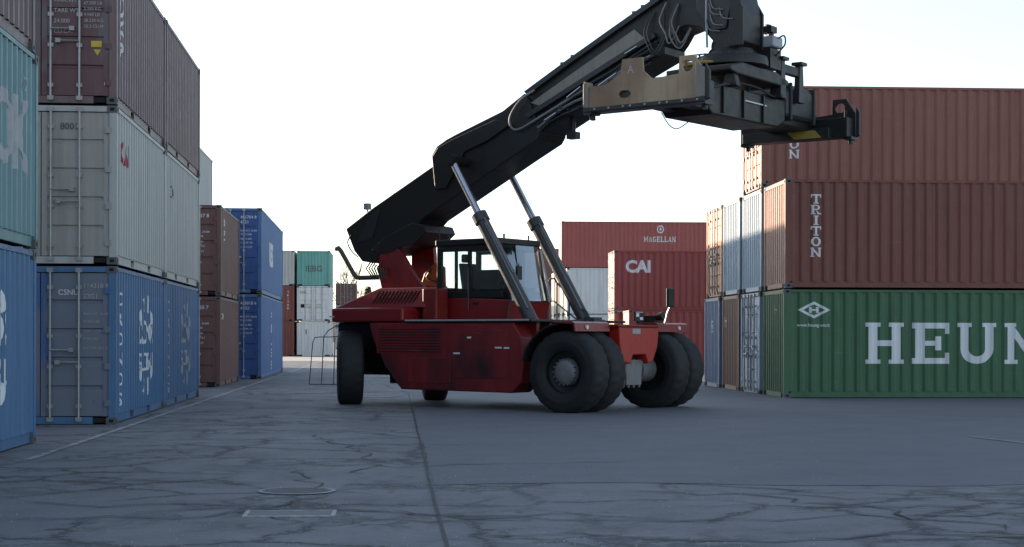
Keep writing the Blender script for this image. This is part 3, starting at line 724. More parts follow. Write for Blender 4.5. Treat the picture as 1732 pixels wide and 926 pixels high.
def bare_tree(label, x, y, h, seed):
    t = thing('bare_tree', label, 'tree', (x, y, 0)); r_ = random.Random(seed)
    mb = MB(); mb.tube([(0, 0, 0), (.05, 0, h * .3), (0, .1, h * .62)], [.22, .17, .08], 6); mb.build('trunk', 'bark', t)
    mb = MB()
    def grow(p, d, ln, rad, lv):
        q = p + d * ln; mb.tube([p, q], [rad, rad * .6], 4, caps=False)
        if lv == 0: return
        for _ in range(4):
            nd = (d + Vector((r_.uniform(-.75, .75), r_.uniform(-.75, .75), r_.uniform(-.05, .6)))).normalized(); grow(p + d * ln * r_.uniform(.5, 1), nd, ln * .68, rad * .6, lv - 1)
    for k in range(7):
        grow(Vector((0, 0, h * (.25 + .05 * k))), Vector((r_.uniform(-1, 1), r_.uniform(-1, 1), 1.1)).normalized(), h * .24, .07, 3)
    mb.build('crown', 'bark', t)
bare_tree('leafless tree standing behind the sea green container', -6.0, 207, 11.0, 5)
bare_tree('leafless tree at the far left edge beyond the lane', -11.5, 222, 9.5, 8)
def conifer(label, x, y, z, h, w, seed):
    t = thing('conifer_tree', label, 'tree', (x, y, z)); r_ = random.Random(seed)
    MB().tube([(0, 0, -2), (0, 0, h)], [.25, .04], 6).build('trunk', 'bark', t)
    mb = MB()
    for i in range(420):
        k = r_.random() ** .7; rr = w * (1 - k) * r_.uniform(.3, 1) + .1; a = r_.uniform(0, 6.28); p = Vector((rr * math.cos(a), rr * math.sin(a), h * (.08 + .92 * k)))
        d = Vector((math.cos(a), math.sin(a), -.4)) * .55; s_ = Vector((-math.sin(a), math.cos(a), 0)) * .2
        mb.add([p - s_, p + s_, p + d], [(0, 1, 2)])
    mb.build('crown', 'leaf', t)
conifer('small dark conifer on the skyline above the warehouse', -4.1, 252, 5.0, 4.4, 1.5, 3)
conifer('second smaller conifer on the skyline, partly behind the machine tail', -1.2, 262, 5.0, 3.2, 1.6, 4)

# free standing tube rack left of the machine
t = thing('tube_rack', 'open steel tube rack standing on the asphalt behind the rear wheel', 'rack', (-2.5, 47.6, 0), 0)
mb = MB(); r_ = .016
mb.tube([(0, 0, .04), (.10, 0, 1.28), (.16, 0, 1.42), (.30, 0, 1.44), (.62, -.1, 1.44), (.95, -.35, 1.46)], r_, 6)
mb.build('front_rail', 'steel', t, 40)
MB().tube([(.36, 0, .04), (.42, 0, 1.44), (.55, -.05, 1.62), (.80, -.2, 1.78), (1.0, -.3, 1.86)], r_, 6).build('bent_rail', 'steel', t, 40)
MB().tube([(.72, -.15, .04), (.76, -.15, 1.43)], r_, 6).build('upright', 'steel', t)
MB().tube([(0, 0, .04), (.36, 0, .04), (.72, -.15, .04), (1.1, -.4, .04)], r_, 6).build('foot_rail', 'steel', t)

# ------------------------------------------------------------------ reach stacker
TH = 0.70
rs = thing('reach_stacker', 'red reach stacker with long raised black boom and beige spreader, turning in the lane', 'reach stacker', (4.52, 31.9, 0), -TH)
rs_part = lambda mb, name, mat, smooth=None, bevel=0, parent=rs: mb.build(name, mat, parent, smooth, bevel)
RW = .80
def wheel(x, y, steer, outer, width=.54, hub=True):
    sgn = outer
    prof = [(.43, -.20), (.46, -.235), (.49, -.238), (.50, -.250), (.52, -.250), (.53, -.256), (.56, -.262), (.60, -.274), (.615, -.265), (.68, -.268), (.755, -.245), (.79, -.20), (.80, -.10), (.80, 0)]
    prof = prof + [(r, -y_) for r, y_ in prof[-2::-1]]
    n_ = len(prof)
    def tread(k, j, r, y_):
        if j in (10, 11, 12) or j in (n_ - 11, n_ - 12, n_ - 13):
            side_ = j < n_ // 2
            kk = k if side_ else k + 2
            if kk % 4 in (2, 3): r -= .014 if j not in (10, n_ - 11) else .006
        if j == n_ // 2: r -= .008
        return r, y_
    mb = MB(); mb.lathe_y([(.43, -.20), (.40, -.19), (.395, -.10), (.30, -.05 * 1), (.0001, -.05)] if sgn < 0 else [(.43, .20), (.40, .19), (.395, .10), (.30, .05), (.0001, .05)], 40)
    mb.lathe_y([(.43, .20), (.43, -.20)], 40)
    mb.lathe_y([(.0001, -sgn * .02), (.42, -sgn * .02), (.43, -sgn * .20)], 40)
    w = mb.build('wheel', 'mblack', rs, 35)
    w.location = (x, y, RW - .018); w.rotation_euler = (0, 0, steer)
    mb = MB(); mb.lathe_y(prof, 96, fn=tread); mb.build('tyre', 'rubber', w, 50)
    if hub:
        mb = MB(); mb.lathe_y([(.27, sgn * .05), (.265, sgn * .10), (.235, sgn * .16), (.20, sgn * .19), (.08, sgn * .20), (.0001, sgn * .20)], 32); mb.build('hub', 'hub', w, 40)
        mb = MB()
        for i in range(16):
            a = 2 * math.pi * i / 16; cx, cz = .245 * math.cos(a), .245 * math.sin(a)
            mb.lathe_y([(.0001, sgn * .185), (.014, sgn * .185), (.014, sgn * .12)], 6, cx, cz)
        mb.build('wheel_nuts', 'chrome', w)
    return w
# the four front tyres in two pairs, the steered rear pair
wheel(0, -1.83, 0, -1); wheel(0, -1.24, 0, -1, hub=False); wheel(0, 1.83, 0, 1); wheel(0, 1.24, 0, 1, hub=False)
ST = -(math.pi / 2 - TH) + .06
wheel(-5.95, -1.42, ST, -1); wheel(-5.95, 1.50, ST, 1)

# chassis
mb = MB(); mb.box(-6.0, .19, -.55, .55, .90, 1.62); rs_part(mb, 'chassis', 'mred_patchy', bevel=.02)
mb = MB(); mb.box(-5.2, -4.3, -1.0, 1.0, .45, 1.72); mb.box(-6.9, -5.2, -.75, .75, .62, 1.74); rs_part(mb, 'rear_subframe', 'mblack', bevel=.02)
mb = MB(); mb.tube([(0, -1.0, RW), (0, -.5, RW)], .26, 20); mb.tube([(0, -.5, RW), (0, .5, RW)], .21, 20); mb.tube([(0, .5, RW), (0, 1.0, RW)], .26, 20)
for i in range(4): mb.tube([(.25, -.3 + i * .2, .45), (.32, -.3 + i * .2, .98)], .035, 8)
mb.box(-.25, .33, -.28, .28, .50, 1.0); rs_part(mb, 'front_axle', 'hub', 40)
mb = MB(); mb.tube([(-5.95, -1.15, RW), (-5.95, 1.15, RW)], .17, 14); rs_part(mb, 'rear_axle', 'mblack', 40)
# front face between the wheels
mb = MB(); mb.prism_x([(-.76, 1.66), (.76, 1.66), (.70, 1.25), (.52, .96), (.34, .92), (.24, 1.10), (-.24, 1.10), (-.34, .92), (-.62, .96), (-.72, 1.25)], .20, .46); fp = rs_part(mb, 'front_frame', 'front_red', bevel=.025)
MB().box(.462, .468, -.28, .02, 1.52, 1.62).build('maker_plate', 'letter_dim', fp)
MB().box(-.2, .50, -.86, .86, 1.664, 1.70).build('front_deck', 'mred', rs)
# side tanks
side = [(-5.16, 1.66), (-5.05, 1.35), (-4.72, .80), (-4.30, .36), (-1.46, .34), (-1.22, .55), (-1.15, 1.0), (-1.22, 1.45), (-1.42, 1.745), (-5.16, 1.745)]
for sg in (-1, 1):
    mb = MB(); y0, y1 = sorted((sg * 1.70, sg * 1.03)); mb.prism(side, y0, y1); tk = rs_part(mb, 'side_tank', 'mred_patchy', bevel=.03)
    if sg < 0:
        for x0, x1, z0, z1 in ((-2.9, -1.55, .62, 1.60), (-4.1, -3.0, .50, 1.02)):
            mb = MB(); mb.box(x0, x1, -1.712, -1.69, z0, z1); mb.build('access_panel', 'mred_patchy', tk, None, .008)
        mb = MB(); mb.box(-4.95, -3.2, -1.708, -1.69, 1.10, 1.66); mb.build('shaded_recess_panel', 'mred_patchy', tk)  # panel and black bars imitate the dark recess below the deck
        for i in range(9):
            mb = MB(); mb.box(-4.9 + .0 * i, -3.25, -1.716, -1.705, 1.13 + i * .058, 1.15 + i * .058); mb.build('slat', 'mblack', tk)
        for x, z, w_ in ((-2.55, 1.42, .10), (-1.85, 1.22, .16), (-1.63, 1.215, .13), (-2.9, 1.10, .16)):
            MB().box(x, x + w_, -1.722, -1.712, z, z + .035).build('decal', 'letter', tk)
# deck plate; a pale strip paints the reflection along its edge
mb = MB(); mb.box(-4.2, -.95, -1.74, 1.74, 1.750, 1.80); rs_part(mb, 'deck', 'mgrey', bevel=.01)
mb = MB(); mb.box(-4.15, -1.0, -1.752, -1.742, 1.772, 1.806); rs_part(mb, 'deck_edge_reflection', 'letter_dim')
# rear fender skirt / counterweight
fp_ = [(-6.42, -1.35), (-6.22, -1.72), (-4.25, -1.72), (-4.25, 1.72), (-6.22, 1.72), (-6.42, 1.35), (-6.98, .80), (-6.98, -.80)]
mb = MB(); mb.prism_z(fp_, 1.76, 2.06); rs_part(mb, 'rear_fender', 'mred', bevel=.045)
mb = MB(); mb.prism_z([(-6.95, -.72), (-6.3, -.72), (-6.3, .72), (-6.95, .72)], .70, 1.758); rs_part(mb, 'counterweight', 'mred_patchy', bevel=.04)
mb = MB()
for sg in (-1, 1): mb.box(-6.9, -6.86, sg * .55 - .1, sg * .55 + .1, 2.07, 2.13)
rs_part(mb, 'tail_lamp', 'lamp')
MB().box(-6.28, -6.14, -1.735, -1.722, 1.86, 1.89).build('side_marker', 'lamp', rs)
# engine hood: sloping louvred cover
hb = [(-6.55, -1.30), (-4.0, -1.30), (-4.0, 1.30), (-6.55, 1.30)]; ht = [(-5.45, -1.05), (-4.1, -1.05), (-4.1, 1.05), (-5.45, 1.05)]
mb = MB(); mb.add([(*p, 2.062) for p in hb] + [(*p, 2.50) for p in ht], [(0, 1, 2, 3), (7, 6, 5, 4)] + [(i, (i + 1) % 4, 4 + (i + 1) % 4, 4 + i) for i in range(4)])
hood = rs_part(mb, 'engine_hood', 'mred', bevel=.03)
for i in range(12):
    x = -5.35 + i * .1
    mb = MB(); q0, q1 = Vector((x - .12, -1.245, 2.15)), Vector((x, -1.13, 2.42)); mb.tube([q0, q1], .018, 4); mb.build('louvre', 'mblack', hood)
mb = MB(); mb.box(-4.1, -3.72, -1.25, -.85, 1.80, 2.46); rs_part(mb, 'hydraulic_tank', 'mred_patchy', bevel=.03)
mb = MB(); mb.box(-4.05, -3.72, .75, 1.25, 1.80, 2.40); rs_part(mb, 'air_cleaner', 'mblack', bevel=.03)
# boom towers
tw = [(-5.85, 2.46), (-5.98, 2.92), (-5.90, 3.30), (-5.74, 3.44), (-5.45, 3.44), (-5.30, 3.28), (-4.92, 2.76), (-4.62, 2.46)]
twf = [(-5.62, 2.46), (-5.74, 3.00), (-5.74, 3.56), (-5.14, 3.60), (-5.10, 3.30), (-5.02, 2.46)]
for sg in (-1, 1):
    mb = MB(); y0, y1 = sorted((sg * .50, sg * .38)); mb.prism(tw if sg < 0 else twf, y0, y1); tp = rs_part(mb, 'boom_tower', 'mred_patchy' if sg < 0 else 'mred', bevel=.015)
MB().box(-5.9, -4.7, -.37, .37, 2.44, 2.56).build('tower_base', 'mred_patchy', rs)
mb = MB(); mb.prism([(-5.45, 2.50), (-4.72, 2.50), (-4.74, 2.98), (-5.0, 3.10), (-5.3, 2.86)], .30, .365); rs_part(mb, 'sunlit_patch_plate', 'sunlit_orange', bevel=.02)  # added orange plate imitates a sunlit patch by the far tower
mb = MB(); mb.tube(curve([(-5.4, .28, 3.2), (-5.1, .26, 2.95), (-5.2, .27, 2.75), (-4.85, .27, 2.62)]), .022, 6); rs_part(mb, 'hose', 'hose', 40)
# boom
bo = [(-6.95, 3.86), (-6.17, 4.29), (-4.45, 5.12), (-4.50, 5.34), (-4.36, 5.53), (-4.10, 5.66), (-3.85, 5.75), (-2.61, 6.15), (-2.05, 6.47), (-1.95, 6.36), (-1.62, 5.63), (-1.72, 5.48), (-2.41, 5.15), (-4.06, 4.33), (-4.75, 3.99), (-5.10, 3.68), (-5.45, 3.55), (-5.92, 3.36), (-6.10, 3.07), (-6.46, 3.12), (-6.70, 3.36)]
mb = MB(); mb.prism(bo, -.46, .46); boom = rs_part(mb, 'boom', 'mblack', bevel=.02)
mb = MB(); mb.prism([(-6.15, 3.36), (-5.90, 3.26), (-5.62, 3.28), (-5.30, 3.40), (-4.92, 3.46), (-4.58, 3.70), (-4.66, 3.86), (-5.0, 3.92), (-5.8, 3.62)], -.515, .515); mb.build('boom_foot', 'mblack', boom, None, .02)
for sg in (-1, 1):                                              # stiffened sides round the cylinder mounts
    mb = MB(); y0, y1 = sorted((sg * .463, sg * .52)); mb.prism([(-4.44, 5.30), (-4.28, 5.50), (-3.85, 5.66), (-2.75, 5.98), (-2.35, 5.85), (-2.95, 5.55), (-3.55, 5.36), (-4.05, 4.62), (-4.35, 4.60)], y0, y1)
    mb.build('side_stiffener', 'mblack', boom, None, .015)
    mb = MB(); y0, y1 = sorted((sg * .50, sg * 1.10)); mb.tube([(-3.52, y0, 5.13), (-3.52, y1, 5.13)], .10, 14); mb.build('cylinder_pin', 'mblack', boom, 40)
    mb = MB(); y0, y1 = sorted((sg * .462, sg * .475)); mb.prism([(-6.60, 3.55), (-6.15, 3.62), (-5.9, 4.30), (-6.2, 4.15)], y0, y1); mb.build('rear_cover', 'mgrey', boom)
mb = MB(); mb.tube(curve([(-6.78, -.47, 3.72), (-6.85, -.5, 3.55), (-6.72, -.52, 3.36), (-6.55, -.5, 3.22)]), .016, 6); mb.build('hose', 'hose', boom, 40)
mb = MB(); mb.tube([(-6.40, -.30, 4.14), (-6.46, -.30, 4.30)], .02, 6); mb.box(-6.52, -6.38, -.36, -.24, 4.28, 4.42); mb.build('work_lamp', 'sensor', boom, None, .01)
mb = MB(); mb.tube([(-5.72, -.2, 4.48), (-5.75, -.2, 4.62)], .03, 6); mb.build('lifting_eye', 'mblack', boom)
mb = MB(); mb.tube(curve([(-1.75, -.52, 6.50), (-2.10, -.56, 6.30), (-2.35, -.56, 5.95), (-2.20, -.53, 5.72), (-1.6, -.5, 5.95), (-.6, -.47, 6.40)]), .024, 8); mb.build('hose', 'hose_grey', boom, 40)
# telescopic section
ti = [(-2.25, 6.34), (-.98, 7.00), (.14, 7.55), (1.25, 8.10), (1.25, 6.95), (.42, 6.60), (-1.14, 5.86), (-2.0, 5.46)]
mb = MB(); mb.prism(ti, -.40, .40); tele = rs_part(mb, 'telescopic_boom', 'mblack', bevel=.012)
for sg in (-1, 1):
    y0, y1 = sorted((sg * .37, sg * .49))
    mb = MB(); mb.prism([(-2.05, 6.50), (-.98, 7.05), (.14, 7.60), (1.30, 8.16), (1.34, 8.06), (.18, 7.50), (-.94, 6.95), (-1.95, 6.42)], y0, y1); mb.build('top_flange', 'mgrey', tele, None, .008)
    y0, y1 = sorted((sg * .403, sg * .43))
    mb = MB(); mb.prism([(-1.92, 6.26), (.58, 7.50), (.82, 7.30), (-1.50, 6.13)], y0, y1); mb.build('wear_strip', 'strip', tele, None, .006)
    y0, y1 = sorted((sg * .403, sg * .50))
    mb = MB(); mb.prism([(-2.0, 6.03), (1.05, 7.38), (1.10, 7.28), (-1.94, 5.94)], y0, y1); mb.build('lower_flange', 'mgrey', tele, None, .008)
for k, (dz, rr, mt_) in enumerate(((-.18, .028, 'hose'), (-.26, .024, 'hose'), (-.35, .03, 'hose_grey'), (-.47, .02, 'hose'))):
    mb = MB(); r_ = random.Random(k); mb.tube([(-1.7 + i * .3, -.46 - .015 * (i % 2), 6.12 + dz * (1 + .12 * math.sin(i * 1.3 + k)) + i * .3 * .445) for i in range(10)], rr, 6); mb.build('hose', mt_, tele, 40)
mb = MB(); r_ = random.Random(9)
for i in range(26):
    x = -1.5 + r_.random() * 2.6; z = 5.80 + (x + 1.5) * .44 + r_.random() * .24; s_ = r_.uniform(.02, .055); mb.box(x, x + s_ * 2, -.50, -.40, z, z + s_)
mb.build('hose_clamps', 'mgrey', tele)
for a_, b_ in (((-.95, 6.28), (-.62, 6.47)), ((-.20, 6.45), (.22, 6.66)), ((.42, 7.02), (.70, 7.14)), ((-1.5, 5.86), (-1.22, 5.99))):
    mb = MB(); mb.tube([(a_[0], -.52, a_[1]), (b_[0], -.52, b_[1])], .014, 6); mb.build('bright_pipe', 'chrome', tele)
mb = MB()
for x in (-1.15, -.9, .55, .75, .95): mb.box(x, x + .07, -.47, -.38, 7.02 + (x + .98) * .49, 7.10 + (x + .98) * .49)
mb.build('top_lugs', 'mblack', tele)
mb = MB(); mb.tube([(-1.05, -.15, 5.92), (-1.0, -.2, 5.70), (-1.02, -.2, 5.55)], .05, 8); mb.box(-1.12, -.90, -.28, -.1, 5.48, 5.62); mb.tube([(-.55, -.2, 6.1), (-.52, -.2, 5.82)], .05, 8); mb.build('guide_roller', 'mblack', tele, 40)
# boom head
hd_ = [(1.22, 8.12), (1.7, 8.42), (2.35, 8.50), (2.78, 8.25), (2.93, 7.60), (2.92, 7.05), (2.80, 6.92), (2.30, 6.93), (2.36, 7.03), (2.15, 7.27), (2.02, 7.40), (1.72, 7.46), (1.48, 7.40), (1.36, 7.22), (1.22, 7.06), (1.0, 6.90)]
mb = MB(); mb.prism(hd_, -.385, .385); head = rs_part(mb, 'boom_head', 'mblack', bevel=.015)
for sg in (-1, 1):
    y0, y1 = sorted((sg * .387, sg * .43)); 
    mb = MB(); mb.prism([(1.95, 8.30), (2.55, 8.36), (2.72, 7.8), (2.60, 7.30), (2.32, 7.28), (2.10, 7.55), (1.98, 7.70)], y0, y1); mb.build('head_plate', 'mgrey', head, None, .01)
    mb = MB(); mb.prism([(2.70, 8.1), (2.96, 7.65), (2.96, 6.95), (2.66, 6.95)], y0, y1 + .02 * sg if sg > 0 else y1); mb.build('edge_plate', 'mblack', head, None, .01)
mb = MB(); mb.tube([(2.18, -.42, 7.9), (2.18, -.42, 7.5), (2.19, -.40, 6.98)], .022, 6); mb.build('hose', 'letter_dim', head, 40)
for k in range(7):
    r_ = random.Random(30 + k); x = .95 + r_.random() * 1.1; z = 7.75 + r_.random() * .2
    mb = MB(); mb.tube(curve([(x, -.44, z), (x - .10, -.52, z - .35), (x - .06 + .1 * r_.random(), -.55, z - .62), (x + .12, -.52, z - .74 - .1 * r_.random()), (x + .30, -.46, z - .5)]), .015, 6); mb.build('hose', 'hose' if k % 3 else 'hose_grey', head, 40)
mb = MB()
for k in range(5):
    r_ = random.Random(60 + k); x = 2.05 + r_.random() * .45; z = 7.0 + k * .1
    mb.tube(curve([(x, -.44, z + .5), (x + .1, -.5, z + .3), (x + .3, -.46, z + .25)]), .012, 6)
mb.build('valve_pipes', 'hose_grey', head, 40)
# tilt lug and rotator
mb = MB(); mb.lathe_y([(.0001, -.3), (.20, -.3), (.20, .3), (.0001, .3)], 20, 2.42, 7.0); rs_part(mb, 'tilt_pin', 'mblack', 40)
def zring(mb, cx, cy, prof, seg=40):
    v = []; f = []; n = len(prof)
    for k in range(seg):
        a = 2 * math.pi * k / seg; v += [(cx + r * math.cos(a), cy + r * math.sin(a), z) for r, z in prof]
    for k in range(seg):
        k2 = (k + 1) % seg; f += [(k * n + j, k * n + j + 1, k2 * n + j + 1, k2 * n + j) for j in range(n - 1)]
    mb.add(v, f)
mb = MB(); zring(mb, 2.50, 0, [(.0001, 6.95), (.42, 6.95), (.46, 6.88), (.46, 6.80), (.68, 6.79), (.70, 6.72), (.70, 6.62), (.62, 6.58), (.0001, 6.58)]); rot = rs_part(mb, 'rotator', 'mblack', 35)
mb = MB()
for k in range(24):
    a = 2 * math.pi * k / 24; mb.disc_z(2.42 + .63 * math.cos(a), .63 * math.sin(a), 6.795, 6.83, .022, 6)
mb.build('ring_bolts', 'mgrey', rot)
mb = MB(); mb.box(1.75, 1.95, -.62, -.45, 6.56, 6.70); mb.tube([(1.78, -.66, 6.62), (2.2, -.70, 6.66), (2.6, -.66, 6.64)], .03, 8); mb.tube([(1.78, -.70, 6.70), (2.15, -.74, 6.72)], .025, 8); mb.build('rotation_motor', 'hazard', rot, 40)
# spreader
sp_ = MB(); sp_.box(2.02, 2.86, -2.95, 2.95, 5.66, 6.04)
spread = rs_part(sp_, 'spreader', 'mblack', bevel=.03)
mb = MB(); mb.prism_x([(-1.75, 5.66), (-1.55, 5.52), (1.05, 5.56), (1.40, 5.70), (1.40, 6.12), (-1.55, 6.12), (-1.75, 6.0)], 1.94, 2.94); mb.build('outer_beam', 'mblack', spread, None, .03)
mb = MB(); mb.prism_x([(1.42, 5.80), (2.72, 5.80), (2.72, 6.36), (2.60, 6.46), (1.60, 6.46), (1.42, 6.30)], 1.92, 2.96); mb.build('housing', 'mgrey', spread, None, .08)
for y in (1.55, 2.6): 
    mb = MB(); mb.box(1.87, 3.01, y, y + .06, 5.74, 6.50); mb.build('housing_rib', 'mgrey', spread, None, .03)
mb = MB(); mb.prism_x([(-1.20, 6.36), (-.95, 6.32), (.95, 6.32), (1.20, 6.36), (1.20, 6.46), (.70, 6.57), (-.70, 6.57), (-1.20, 6.46)], 1.74, 3.12); mb.build('top_frame', 'mblack', spread, None, .03)
for x in (1.78, 2.92):
    for y in (-1.0, .86):
        mb = MB(); mb.prism([(x - .02, 6.34), (x + .16, 6.34), (x + .22, 6.10), (x - .08, 6.10)], y, y + .16); mb.build('frame_leg', 'mblack', spread, None, .01)
for y in (.95, 1.75):
    mb = MB(); mb.prism_x([(y - .10, 6.10), (y + .14, 6.10), (y + .08, 6.86), (y - .06, 6.86)], 3.0, 3.12); mb.build('guide_post', 'mgrey', spread, None, .01)
    mb = MB(); mb.box(2.96, 3.18, y - .12, y + .14, 6.84, 6.90); mb.build('post_cap', 'mblack', spread)
mb = MB(); mb.box(2.95, 3.1, .95, 1.75, 6.62, 6.78); mb.build('cross_bar', 'mblack', spread)
MB().box(2.961, 2.97, -.35, .55, 5.90, 5.925).build('scratched_edge', 'letter', spread)
MB().prism([(2.55, 5.50), (3.15, 5.50), (3.0, 5.66), (2.38, 5.66)], 2.60, 2.625).build('hazard_panel', 'hazard', spread)
MB().box(1.35, 3.3, 2.63, 2.86, 5.49, 5.70).build('inner_skirt', 'mgrey', spread, None, .01)
for y in (-1.2, -.4, .4):
    mb = MB(); mb.box(2.945, 2.985, y, y + .05, 5.58, 6.10); mb.build('web_stiffener', 'mblack', spread, None, .008)
mb = MB(); mb.tube(curve([(3.0, -1.6, 6.0), (3.02, -.9, 6.16), (3.02, 0, 6.2), (3.0, .8, 6.12), (3.0, 1.3, 6.2)]), .02, 6); mb.build('hose', 'hose', spread, 40)
for k in range(6):
    r_ = random.Random(80 + k); x = 1.7 + r_.random() * 1.2; y = -1.2 + k * .4
    mb = MB(); mb.tube(curve([(x, y, 6.12), (x + .1, y + .05, 6.30), (x + .05, y + .2, 6.5), (x + .2 * r_.random(), y + .3, 6.75), (2.5, .1 * k - .3, 6.85)]), .014 + .006 * (k % 2), 6); mb.build('hose', 'hose', spread, 40)
# control unit with lamp
mb = MB(); mb.box(2.88, 3.12, .40, .85, 6.62, 7.0); mb.tube([(3.0, .6, 6.9), (3.02, .6, 7.3)], .07, 8); mb.build('control_stand', 'mblack', spread, 40)
mb = MB(); mb.box(2.86, 3.18, .42, .82, 7.02, 7.24); mb.build('control_box', 'sensor', spread, None, .03)
mb = MB(); mb.tube([(2.98, .6, 7.24), (3.0, .6, 7.34)], .05, 8); mb.box(2.86, 3.10, .48, .72, 7.32, 7.44); mb.tube([(2.96, .6, 7.44), (2.97, .6, 7.49)], .06, 8); mb.build('camera_lamp', 'mblack', spread, 40)
mb = MB(); mb.tube(curve([(3.16, .62, 7.20), (3.30, .62, 7.24), (3.32, .62, 7.08), (3.2, .62, 6.95), (3.1, .62, 6.85)]), .016, 6); mb.tube(curve([(2.74, .5, 6.9), (2.72, .5, 7.2), (2.86, .5, 7.3)]), .02, 6); mb.build('hose', 'hose', spread, 40)
mb = MB(); mb.box(2.66, 2.84, .35, .6, 6.6, 7.28); mb.build('hose_reel', 'mblack', spread, None, .02)
mb = MB(); mb.tube(curve([(1.98, -1.75, 5.60), (2.0, -1.5, 5.40), (2.0, -1.2, 5.36), (2.0, -.80, 5.52)]), .010, 6); mb.build('loose_cable', 'hose', spread, 40)
# end beams with openings
def holed_plate(mb, outer, holes, y0, y1):
    """plate in x,z with holes, drawn out along y"""
    bm = bmesh.new()
    loops = []
    for lp in [outer] + holes:
        vs = [bm.verts.new((p[0], y0, p[1])) for p in lp]; loops.append([bm.edges.new((vs[i], vs[(i + 1) % len(vs)])) for i in range(len(vs))])
    bmesh.ops.triangle_fill(bm, edges=[e for l_ in loops for e in l_], use_beauty=True, normal=(0, -1, 0))
    ret = bmesh.ops.extrude_face_region(bm, geom=bm.faces[:])
    for v in [g for g in ret['geom'] if isinstance(g, bmesh.types.BMVert)]: v.co.y = y1
    bm.verts.index_update(); bm.verts.ensure_lookup_table()
    mb.add([v.co[:] for v in bm.verts], [tuple(v.index for v in f.verts) for f in bm.faces]); bm.free()
def slot(cx, cz, w_, h_): return [(cx + w_ * math.cos(a) * (1 if abs(math.cos(a)) > .5 else 1.3), cz + h_ * math.sin(a)) for a in [2 * math.pi * i / 12 for i in range(12)]]
def end_beam(v_, sgn, mat):
    ya, yb = (v_ - .16, v_ + .14)
    ye = ya if sgn < 0 else yb
    outer = [(1.22, 5.52), (3.66, 5.52), (3.66, 6.02), (3.46, 6.32), (3.17, 6.32), (3.16, 6.02), (2.62, 5.98), (2.44, 6.14), (2.42, 6.38), (2.01, 6.38), (1.97, 6.14), (1.66, 5.96), (1.34, 5.95), (1.22, 5.93)]
    mb = MB(); y0, y1 = sorted((ye, ye - sgn * .05)); holed_plate(mb, outer, [slot(2.06, 5.76, .13, .07), slot(3.33, 6.14, .11, .10)], y0, y1)
    eb = mb.build('end_beam', mat, spread)
    if sgn < 0:
        mb = MB(); mb.box(1.20, 3.68, ye - .03, ye + .02, 5.50, 5.575); mb.build('lower_lip', 'mgrey', spread, None, .008)
        mb = MB(); mb.box(1.20, 1.30, ye - .035, ye + .03, 5.575, 6.02); mb.build('edge_post', 'strip', spread, None, .01)
        mb = MB(); mb.prism([(3.50, 5.575), (3.68, 5.575), (3.68, 6.06), (3.50, 6.22)], ye - .03, ye + .03); mb.build('edge_post', 'strip', spread, None, .015)
        mb = MB(); mb.box(3.681, 3.69, ye + .03, ye + .16, 5.62, 5.98); mb.build('slot_lining', 'dark', spread)
        for q in range(9):
            mb = MB(); x = 1.45 + q * .25 + .05 * (q % 3); mb.lathe_y([(.0001, ye - .05), (.018, ye - .05), (.022, ye - .028)], 8, x, 5.54); mb.build('bolt', 'rod', spread)
    def sub(x0, x1, y0, y1, z0, z1, nm, m_=mat, bv=.012):
        o_ = MB().box(x0, x1, y0, y1, z0, z1).build(nm, m_, spread, None, bv); return o_
    y0, y1 = sorted((ye - sgn * .052, ye - sgn * .40))
    sub(1.24, 3.64, y0, y1, 5.50, 5.90, 'beam_box', 'mgrey' if mat == 'beige' else 'mblack')
    y0, y1 = sorted((ye + sgn * .012, ye - sgn * .30))
    for x in (1.19, 3.52):
        mb = MB(); mb.box(x, x + .17, y0, y1, 5.46, 5.52); mb.tube([(x + .085, (y0 + y1) / 2, 5.46), (x + .085, (y0 + y1) / 2, 5.38)], .045, 10); mb.build('twistlock', 'mgrey', spread, 40)
        mb = MB(); mb.box(x - .0, x + .02, y0 + .02, y1 - .02, 5.52, 6.06 if x > 2 else 6.06); mb.build('gather_guide', mat, spread, None, .008)
    mb = MB(); mb.prism([(3.675, 5.52), (3.76, 5.55), (3.76, 6.02), (3.68, 6.16)], *sorted((ye, ye - sgn * .07))); mb.build('corner_guide', 'mgrey', spread, None, .01)
end_beam(-3.0, -1, 'beige'); end_beam(3.02, 1, 'mblack')
for x in (2.02, 2.60):
    mb = MB(); mb.box(x, x + .26, 2.7, 3.05, 5.70, 6.05); mb.build('telescope_arm', 'mblack', spread, None, .02)
    mb = MB(); mb.box(x, x + .26, -3.05, -1.6, 5.60, 6.02); mb.build('telescope_arm', 'mblack', spread, None, .02)
lt = text_tris('A', .20, .01)
MB().add([(2.12 + x, -3.166, 6.12 + z) for x, z in lt[0]], lt[1]).build('beam_decal', 'letter_dim', spread)
